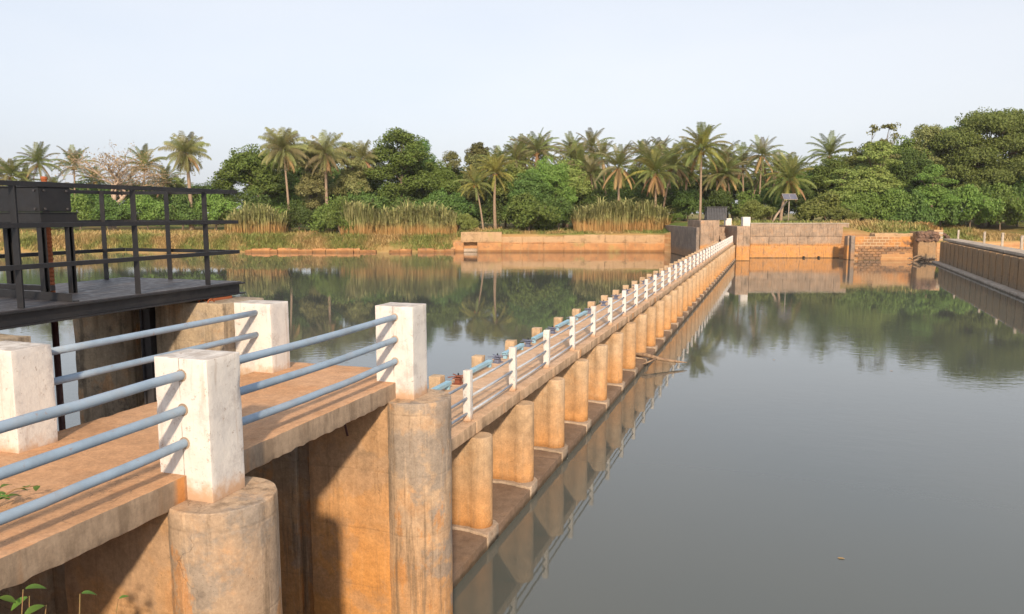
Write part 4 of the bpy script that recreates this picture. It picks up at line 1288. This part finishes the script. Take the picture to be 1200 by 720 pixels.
# dry spreading tree
def bare_tree():
    tv, tf = [], []
    tips = []
    R = random.Random(5)
    def grow(p, dr, L, r, lv):
        q = p + dr * L
        m = p.lerp(q, .5) + Vector((R.uniform(-1, 1), R.uniform(-1, 1), R.uniform(-.5, 1))) * L * .10
        tube_geo([p, m, q], [r, r * .85, r * .62], 5 if lv > 1 else 7, False, tv, tf)
        if lv >= 6:
            tips.append(q); return
        for k in range(3 if lv < 4 else 2):
            ax = Vector((R.uniform(-1, 1), R.uniform(-1, 1), R.uniform(-.25, .75)))
            nd = (dr + ax * (1.0 if lv < 2 else .95)).normalized()
            if lv > 1: nd = (nd + Vector((0, 0, -.06 * lv))).normalized()
            grow(q if R.random() < .75 else m, nd, L * R.uniform(.66, .86), r * .58, lv + 1)
    grow(Vector((0, 0, -.3)), Vector((.06, 0, 1)), 2.6, .34, 0)
    C = np.array([t for t in tips])
    return pymesh('dry_tree_trunk', tv, tf, True), C
tme, tips = bare_tree()
d = 112
r = rpx(132, d); x, y = rd(r, d)
dt = thing('dry_tree', 'bare dry tree with pale tan branches behind the steel platform', 'tree', (x, y, ground_z(r, d)), .4)
hgt = float(tips[:, 2].max()); wid = float(max(np.ptp(tips[:, 0]), np.ptp(tips[:, 1])))
dt.scale = (124 / FPX * d / wid,) * 2 + ((zpx(168, d) - ground_z(r, d)) / hgt,)
link('trunk', tme, MT['drybark'], dt)
C = np.repeat(tips, 8, 0) + npr.normal(size=(len(tips) * 8, 3)) * .26
V, F = leaf_quads(C, .085, .2)
c = link('crown', npmesh('dry_tree_crown', V, F), MT['leaf_dry'], dt); c['kind'] = 'stuff'
# weeping trees with hanging olive foliage
WP = ('weep', 'weep', 'palm_dry')
def shaggy(px, d, py, label, sc_, tr, w_, py2):
    palm(px, d, py, label, 'droop', WP, 40, sc_, (rnd.uniform(-.4, .4), 0), None, None, .1, 1.0, tr, 'weeping_palm')
    x, y = far(px, d)
    t = [o for o in bpy.data.objects if o.name.startswith('weeping_palm') and o.parent is None and o.get('label') == label][0]
    for k in range(7):                                        # hanging flower and dead-leaf strands under the crown
        a_ = k * .9
        L_s = rnd.uniform(1.2, 2.6)
        C_ = np.stack([npr.normal(size=90) * .16, npr.normal(size=90) * .16, -npr.uniform(0, 1, 90) * L_s], 1)
        V_, F_ = leaf_quads(C_, .10, .0, .45)
        hs_ = link('hanging_strand', npmesh('hanging_strand', V_, F_), MT['palm_dry'], t, (rnd.uniform(.5, 2.2) * math.cos(a_), rnd.uniform(.5, 2.2) * math.sin(a_), zpx(py, d) - t.location.z - rnd.uniform(.2, 1.1)))
        hs_['kind'] = 'stuff'
shaggy(226, 108, 180, 'tall shaggy weeping palm standing alone behind the platform end', .95, .26, 50, 156)
shaggy(340, 103, 176, 'olive brown shaggy palm with slender pale trunk above the cane', 1.0, .15, 80, 150)
shaggy(386, 105, 180, 'olive brown shaggy palm with thicker trunk beside the slender one', 1.0, .20, 80, 156)
shaggy(426, 110, 186, 'loose shaggy palm next to the tall layered green tree', .9, .15, 70, 160)
place_tree('thin', 'weep', 366, 107, 166, 60, 'sparse olive tree between the two shaggy palms')
place_tree('thin', 'weep', 410, 109, 164, 56, 'sparse olive tree between shaggy palm and layered tree')
place_tree('round', 'leaf_mid', 305, 112, 172, 92, 'rounded bright green tree beside the slender-trunked shaggy palm')
place_tree('round', 'leaf_dark', 365, 118, 168, 80, 'dark green tree behind the paired shaggy palms')
place_tree('tall', 'leaf_mid', 472, 109, 148, 92, 'tall fresh green tree with layered crown beyond the cane', rot=2.9)
place_tree('tall', 'leaf_dark', 492, 116, 160, 60, 'dark slender tree just behind the tall layered green tree')
place_tree('round', 'leaf_dark', 425, 118, 190, 70, 'dense green background tree ' + where(425), group=BG)
place_tree('thin', 'leaf_olive', 530, 112, 174, 44, 'thin olive tree with sparse top between tall tree and palms')
place_tree('round', 'leaf_dark', 545, 114, 196, 56, 'dense green background tree ' + where(545), group=BG)
place_tree('ball', 'leaf_olive', 561, 117, 168, 30, 'small ball-shaped tree top standing above the yellow palms')
# yellowish palms
palm(557, 101, 216, 'yellow green coconut palm leaning over the bank by the culvert', 'coco', ('palm_y', 'palm_y', 'palm'), 22, .80, (0, 0), None, None, .1, -.9, .11, px_base=568)
palm(581, 104, 203, 'yellow coconut palm with orange crown heart', 'coco', ('palm_y', 'palm_y', 'palm_y'), 26, .88, (0, 0), None, None, .1, -.5, .20)
# palm belt
for px, d, py, sc_ in ((604, 116, 186, 1.05), (630, 112, 178, 1.1), (648, 117, 182, 1.0), (675, 120, 178, 1.0), (698, 117, 174, 1.0), (700, 107, 204, 1.0), (740, 118, 182, 1.0), (786, 116, 200, 1.05), (848, 113, 190, 1.0), (858, 106, 204, .95), (800, 121, 186, .95), (834, 118, 196, 1.0), (877, 116, 204, .9), (612, 122, 178, .9), (762, 122, 180, .9), (592, 110, 196, 1.0), (618, 108, 190, 1.0), (660, 112, 190, 1.0), (684, 110, 194, 1.0), (712, 112, 186, 1.0), (752, 112, 188, 1.0), (776, 108, 194, 1.0), (800, 110, 202, 1.0), (840, 107, 206, 1.0), (868, 110, 196, 1.0), (902, 112, 200, 1.0), (936, 112, 204, 1.0)):
    palm(px, d, py, '%s coconut palm %s' % ('tall rear' if d > 114 else 'lower', where(px)), 'coco', ('palm', 'palm', 'palm_dry'), 26, sc_ * rnd.uniform(.85, 1.1), (rnd.uniform(-1.6, 1.6), 0), CP, None, .25, -.2)
palm(725, 102, 196, 'broad coconut palm with hanging dull fronds beside its golden-skirted twin', 'coco', ('palm', 'palm_dry', 'palm'), 34, 1.12, (0, 0), None, None, .3, .3, .16)
palm(766, 101, 203, 'broad coconut palm with golden lower fronds behind the cane thicket', 'coco', ('palm', 'palm_y', 'palm'), 34, 1.12, (0, 0), None, None, .3, .3, .16)
palm(818, 98, 176, 'tallest coconut palm with straight slim trunk above the slatted cage', 'coco', ('palm', 'palm', 'palm_y'), 34, 1.08, (.2, 0), None, None, .15, .2, .14)
palm(889, 108, 183, 'slim tall coconut palm near the white abutment pillar', 'coco', ('palm', 'palm_dry'), 24, .92, (0, 0), None, None, .3, -.4, .12)
palm(921, 97, 211, 'coconut palm with yellow skirt fronds behind the solar panel', 'coco', ('palm', 'palm', 'palm_y'), 34, 1.05, (0, 0), None, None, .2, .2, .17, px_base=914)
palm(966, 112, 182, 'coconut palm top rising from the dense green trees', 'coco', ('palm', 'palm'), 24, 1.05, (0, 0), None, None, .1, -.6, .14)
# bushes and middle trees
place_tree('round', 'leaf_dark', 622, 103, 202, 72, 'dark rounded bushy tree beside the yellow palms', base=1.6)
place_tree('round', 'leaf_mid', 642, 104, 186, 62, 'leafy mid green tree between bushy tree and cane thicket', base=1.6)
place_tree('bush2', 'leaf_mid', 620, 98, 226, 78, 'large round green bush overhanging the bank wall', 'bush', name='bush', base=1.9)
place_tree('bush2', 'leaf_dark', 655, 100, 230, 60, 'dark green bush between the overhanging bush and the cane', 'bush', BD, 'bush')
for px, d, py, w_, m in ((395, 100, 232, 62, 'leaf_mid'), (352, 103, 236, 50, 'leaf_dark'), (300, 106, 226, 60, 'leaf_dark'), (255, 108, 222, 60, 'leaf_mid'), (215, 108, 228, 60, 'leaf_dark'), (175, 108, 226, 60, 'leaf_mid'), (135, 107, 232, 60, 'leaf_dark'), (95, 107, 230, 60, 'leaf_mid'), (52, 108, 228, 60, 'leaf_dark'), (12, 108, 230, 60, 'leaf_mid'),
                         (425, 108, 214, 60, 'leaf_dark'), (462, 110, 214, 60, 'leaf_dark'), (508, 108, 222, 56, 'leaf_dark'), (540, 106, 226, 50, 'leaf_dark'), (585, 107, 224, 54, 'leaf_dark'), (690, 108, 220, 60, 'leaf_dark'), (730, 110, 216, 60, 'leaf_dark'), (770, 110, 220, 60, 'leaf_dark'), (805, 106, 222, 54, 'leaf_dark'), (840, 106, 222, 54, 'leaf_dark'),
                         (872, 102, 226, 50, 'leaf_mid'), (884, 94, 234, 42, 'leaf_light'), (905, 104, 220, 54, 'leaf_dark'), (945, 102, 222, 54, 'leaf_dark'), (480, 112, 206, 66, 'leaf_dark'), (385, 114, 206, 66, 'leaf_dark'), (340, 114, 210, 60, 'leaf_mid'), (660, 114, 200, 66, 'leaf_dark'), (715, 116, 204, 66, 'leaf_dark'), (755, 117, 200, 66, 'leaf_dark'), (825, 115, 206, 66, 'leaf_dark'), (788, 98, 250, 28, 'leaf_mid'), (548, 98, 250, 30, 'leaf_light')):
    bk_ = 'bush2' if rnd.random() < .6 else 'bush'
    place_tree(bk_, m, px, d, py, w_, bl(px, d, m, bk_), 'bush', BD, 'bush')
place_tree('bush', 'leaf_mid', 398, 98.5, 234, 44, 'dense green bush between the two cane thickets', 'bush', name='bush')
for px, py, w_ in ((10, 212, 80), (60, 214, 80), (110, 212, 80), (160, 212, 80), (210, 214, 80), (255, 214, 70), (610, 196, 80), (560, 200, 70), (690, 192, 80), (745, 194, 80), (800, 196, 80), (850, 200, 80), (900, 202, 80)):
    place_tree('round', 'leaf_dark', px, 132 + rnd.uniform(-4, 6), py, w_, 'dense green background tree ' + where(px), group=BG)
# right-hand wood
place_tree('thin', 'leaf_light', 985, 99, 196, 66, 'light green tree with open crown above the end wall', rot=1.0)
place_tree('thin', 'leaf_light', 1022, 100, 162, 74, 'pale leafy tree with thin stems behind the brick wall', rot=4.0)
place_tree('wisp', 'leaf_olive', 1022, 104, 138, 44, 'wispy tall tree whose thin tops stand above the wood', rot=YAW)
place_tree('round', 'leaf_dark', 1055, 104, 176, 70, 'dark shaded tree inside the wood by the rain tree')
place_tree('tall', 'leaf_olive', 1078, 108, 142, 70, 'olive crowned tall tree beside the spreading rain tree', rot=.6)
place_tree('thin', 'leaf_mid', 1088, 98, 190, 56, 'fresh green sapling tree with bare pale trunk')
place_tree('spread', 'leaf_rain', 1160, 106, 129, 170, 'huge spreading rain tree with layered umbrella crown', rot=YAW)
place_tree('spread', 'leaf_mid', 1230, 114, 140, 170, 'second spreading tree partly behind the rain tree', rot=YAW + .6)
place_tree('round', 'leaf_dark', 1120, 114, 172, 90, 'dense green background tree ' + where(1120), group=BG)
place_tree('round', 'leaf_dark', 1000, 116, 190, 90, 'dense green background tree ' + where(1000), group=BG)
place_tree('round', 'leaf_dark', 1060, 118, 180, 90, 'dense green background tree ' + where(1060), group=BG)
place_tree('round', 'leaf_dark', 950, 118, 200, 80, 'dense green background tree ' + where(950), group=BG)
place_tree('round', 'leaf_dark', 1185, 120, 180, 90, 'dense green background tree ' + where(1185), group=BG)
for px, d, py, w_, m in ((965, 96, 226, 60, 'leaf_light'), (1000, 97, 224, 64, 'leaf_mid'), (1035, 98, 220, 60, 'leaf_mid'), (1065, 97, 226, 56, 'leaf_dark'), (1100, 101, 220, 60, 'leaf_dark'), (1135, 101, 216, 64, 'leaf_mid'), (1170, 101, 214, 64, 'leaf_mid'), (1200, 101, 216, 64, 'leaf_dark'), (985, 93, 244, 44, 'leaf_light'), (1150, 104, 204, 70, 'leaf_dark'), (1190, 105, 204, 70, 'leaf_dark'), (1050, 102, 210, 60, 'leaf_dark'), (1020, 103, 210, 60, 'leaf_dark')):
    bk_ = 'bush2' if rnd.random() < .6 else 'bush'
    place_tree(bk_, m, px, d, py, w_, bl(px, d, m, bk_), 'bush', BD, 'bush')
for key, m, px, d, py, w_, lab in (('round', 'leaf_mid', 978, 106, 184, 84, 'full mid green tree behind the open-crowned light tree'), ('round', 'leaf_light', 1008, 107, 172, 84, 'bright bushy tree close beside the pale leafy tree'), ('round', 'leaf_mid', 1046, 108, 162, 80, 'bushy green tree under the wispy tall tops'), ('tall', 'leaf_mid', 1100, 112, 146, 90, 'green tall tree filling the gap beside the rain tree'), ('round', 'leaf_light', 604, 108, 190, 70, 'light green tree behind the orange-hearted palm'), ('round', 'leaf_light', 664, 109, 188, 70, 'light green tree behind the dry-stalked cane thicket'), ('thin', 'leaf_olive', 560, 112, 178, 60, 'olive tree crown behind the leaning yellow palm'), ('round', 'leaf_mid', 940, 108, 200, 80, 'green tree crown between solar panel palm and palm top'), ('round', 'leaf_mid', 515, 110, 190, 50, 'small green tree beside the tall layered tree')):
    place_tree(key, m, px, d, py, w_, lab)
# bare leaning stub trunk behind the end wall
dv, df = [], []
tube_geo([(-.75, 0, -.1), (-.2, 0, 1.0), (.5, 0, 2.0), (.95, 0, 2.6)], [.13, .12, .1, .07], 8, True, dv, df)
x, y = far(910, 88)
o = link('leaning_stump', pymesh('leaning_stump', dv, df, True), MT['drybark'], None, (x, y, ground_z(rpx(910, 88), 88)), (0, 0, YAW))
tag(o, 'bare leaning brown trunk beside the solar panel pole', 'stump')
# cane thickets
cane(268, 335, 100, 240, 'green cane thicket below the rounded tree, furthest from the culvert', .8)
cane(402, 440, 99, 236, 'narrow cane clump beside the dense green bush')
cane(443, 536, 98.5, 239, 'wide tan and green cane thicket just beside the culvert', 1.2)
cane(672, 782, 98.5, 235, 'wide cane thicket with orange dry stalks above the bank wall', 1.2)
cane(1030, 1096, 88, 259, 'low dry brown grass thicket behind the brick wall', .8)

# ------------------------------------------------------------------ weeds by the near deck
def weed(name, label, root, stems, seed):
    R = random.Random(seed)
    t = thing(name, label, 'weed', root)
    lv = []
    for tip, nleaf, ls in stems:
        tip = Vector(tip) - Vector(root)
        mid = tip * .5 + Vector((R.uniform(-.03, .03), R.uniform(-.03, .03), .05))
        link('stem', tube('stem', [(0, 0, 0), mid * .5 + Vector((0, 0, .02)), mid, tip], [.006, .005, .004, .0025], 6), MT['weedstem'], t)
        for k in range(nleaf):
            u = .35 + .65 * (k + 1) / nleaf
            p = (mid.lerp(tip, (u - .5) * 2) if u > .5 else (mid * (u * 2)))
            az = k * 2.4 + R.uniform(0, 1); s = ls * R.uniform(.7, 1.15)
            V, F = [], []
            n = 7
            ax = Vector((math.cos(az), math.sin(az), R.uniform(-.25, .35))).normalized()
            sd = ax.cross(Vector((0, 0, 1))).normalized(); upv = sd.cross(ax)
            for i in range(n):
                f = i / (n - 1)
                w_ = s * .36 * math.sin(math.pi * min(1, f * .92 + .06)) ** .8
                c = ax * (s * (f + .12)) + upv * (-.35 * s * f * f)
                for q, zz in ((-1, .22), (0, 0), (1, .22)):
                    V.append(c + sd * w_ * q + upv * w_ * zz)
            for i in range(n - 1):
                for q in range(2): F.append((i * 3 + q, i * 3 + q + 1, i * 3 + q + 4, i * 3 + q + 3))
            link('leaf', pymesh('leaf', V, F, True), MT['weed'], t, p)
    return t
MT['weedstem'] = plainmat('weed_stem', (.20, .17, .06), (.26, .13, .07), 20, .6, .1)
weed('weed', 'small green weed growing on the dusty footbridge deck', (-4.22, 3.02, DECK_T - .005),
     [((-4.10, 3.08, DECK_T + .08), 5, .075), ((-4.26, 3.16, DECK_T + .10), 5, .06), ((-4.05, 3.22, DECK_T + .11), 3, .06)], 3)
weed('weed', 'leafy weed with broad leaves rising below the deck edge', (-3.40, 2.42, 1.2),
     [((-3.42, 2.60, E2(-1.83)), 9, .085), ((-3.52, 2.54, E2(-1.86)), 9, .085), ((-3.30, 2.62, E2(-1.90)), 8, .08), ((-3.46, 2.66, E2(-1.90)), 8, .08)], 4)
weed('weed', 'thin twig with few yellow green leaves under the deck edge', (-3.12, 2.44, 1.2),
     [((-3.17, 2.70, E2(-1.86)), 4, .075), ((-2.95, 2.72, E2(-1.86)), 4, .06), ((-3.05, 2.60, E2(-1.95)), 3, .06)], 5)

# ------------------------------------------------------------------ leaves adrift on the water
fl = pymesh('floating_leaf', [(-.07, 0, .004), (-.03, .04, .010), (.05, .035, .012), (.10, 0, .006), (.05, -.035, .012), (-.03, -.04, .010), (0, 0, .003)], [(6, i, (i + 1) % 6) for i in range(6)])
for k, (px_, d_) in enumerate(((985, 10.2), (907, 24.8), (1045, 23.0))):
    x, y = far(px_, d_)
    o = link('floating_leaf', fl, MT['palm_dead'], None, (x, y, .003), (0, 0, k * 1.7))
    o.scale = (.6, .6, .6)
    tag(o, 'single dry leaf floating on the open water', 'leaf', 'dry leaves adrift on the water')
# ------------------------------------------------------------------ thin haze over the whole place
hv, hf = [], []
box_geo(hv, hf, -2600, 2600, -320, 2900, -2.0, 26.0)
hz = link('haze', pymesh('haze', hv, hf))
hm = bpy.data.materials.new('thin_haze')
hm.use_nodes = True
hm.node_tree.nodes.clear()
ho_ = hm.node_tree.nodes.new('ShaderNodeOutputMaterial')
pv = hm.node_tree.nodes.new('ShaderNodeVolumePrincipled')
pv.inputs['Color'].default_value = (.95, .97, 1.0, 1)
pv.inputs['Density'].default_value = .00016
hm.node_tree.links.new(pv.outputs['Volume'], ho_.inputs['Volume'])
hz.data.materials.append(hm)
hz['kind'] = 'stuff'
tag(hz, 'thin pale haze hanging over river and trees', 'haze')
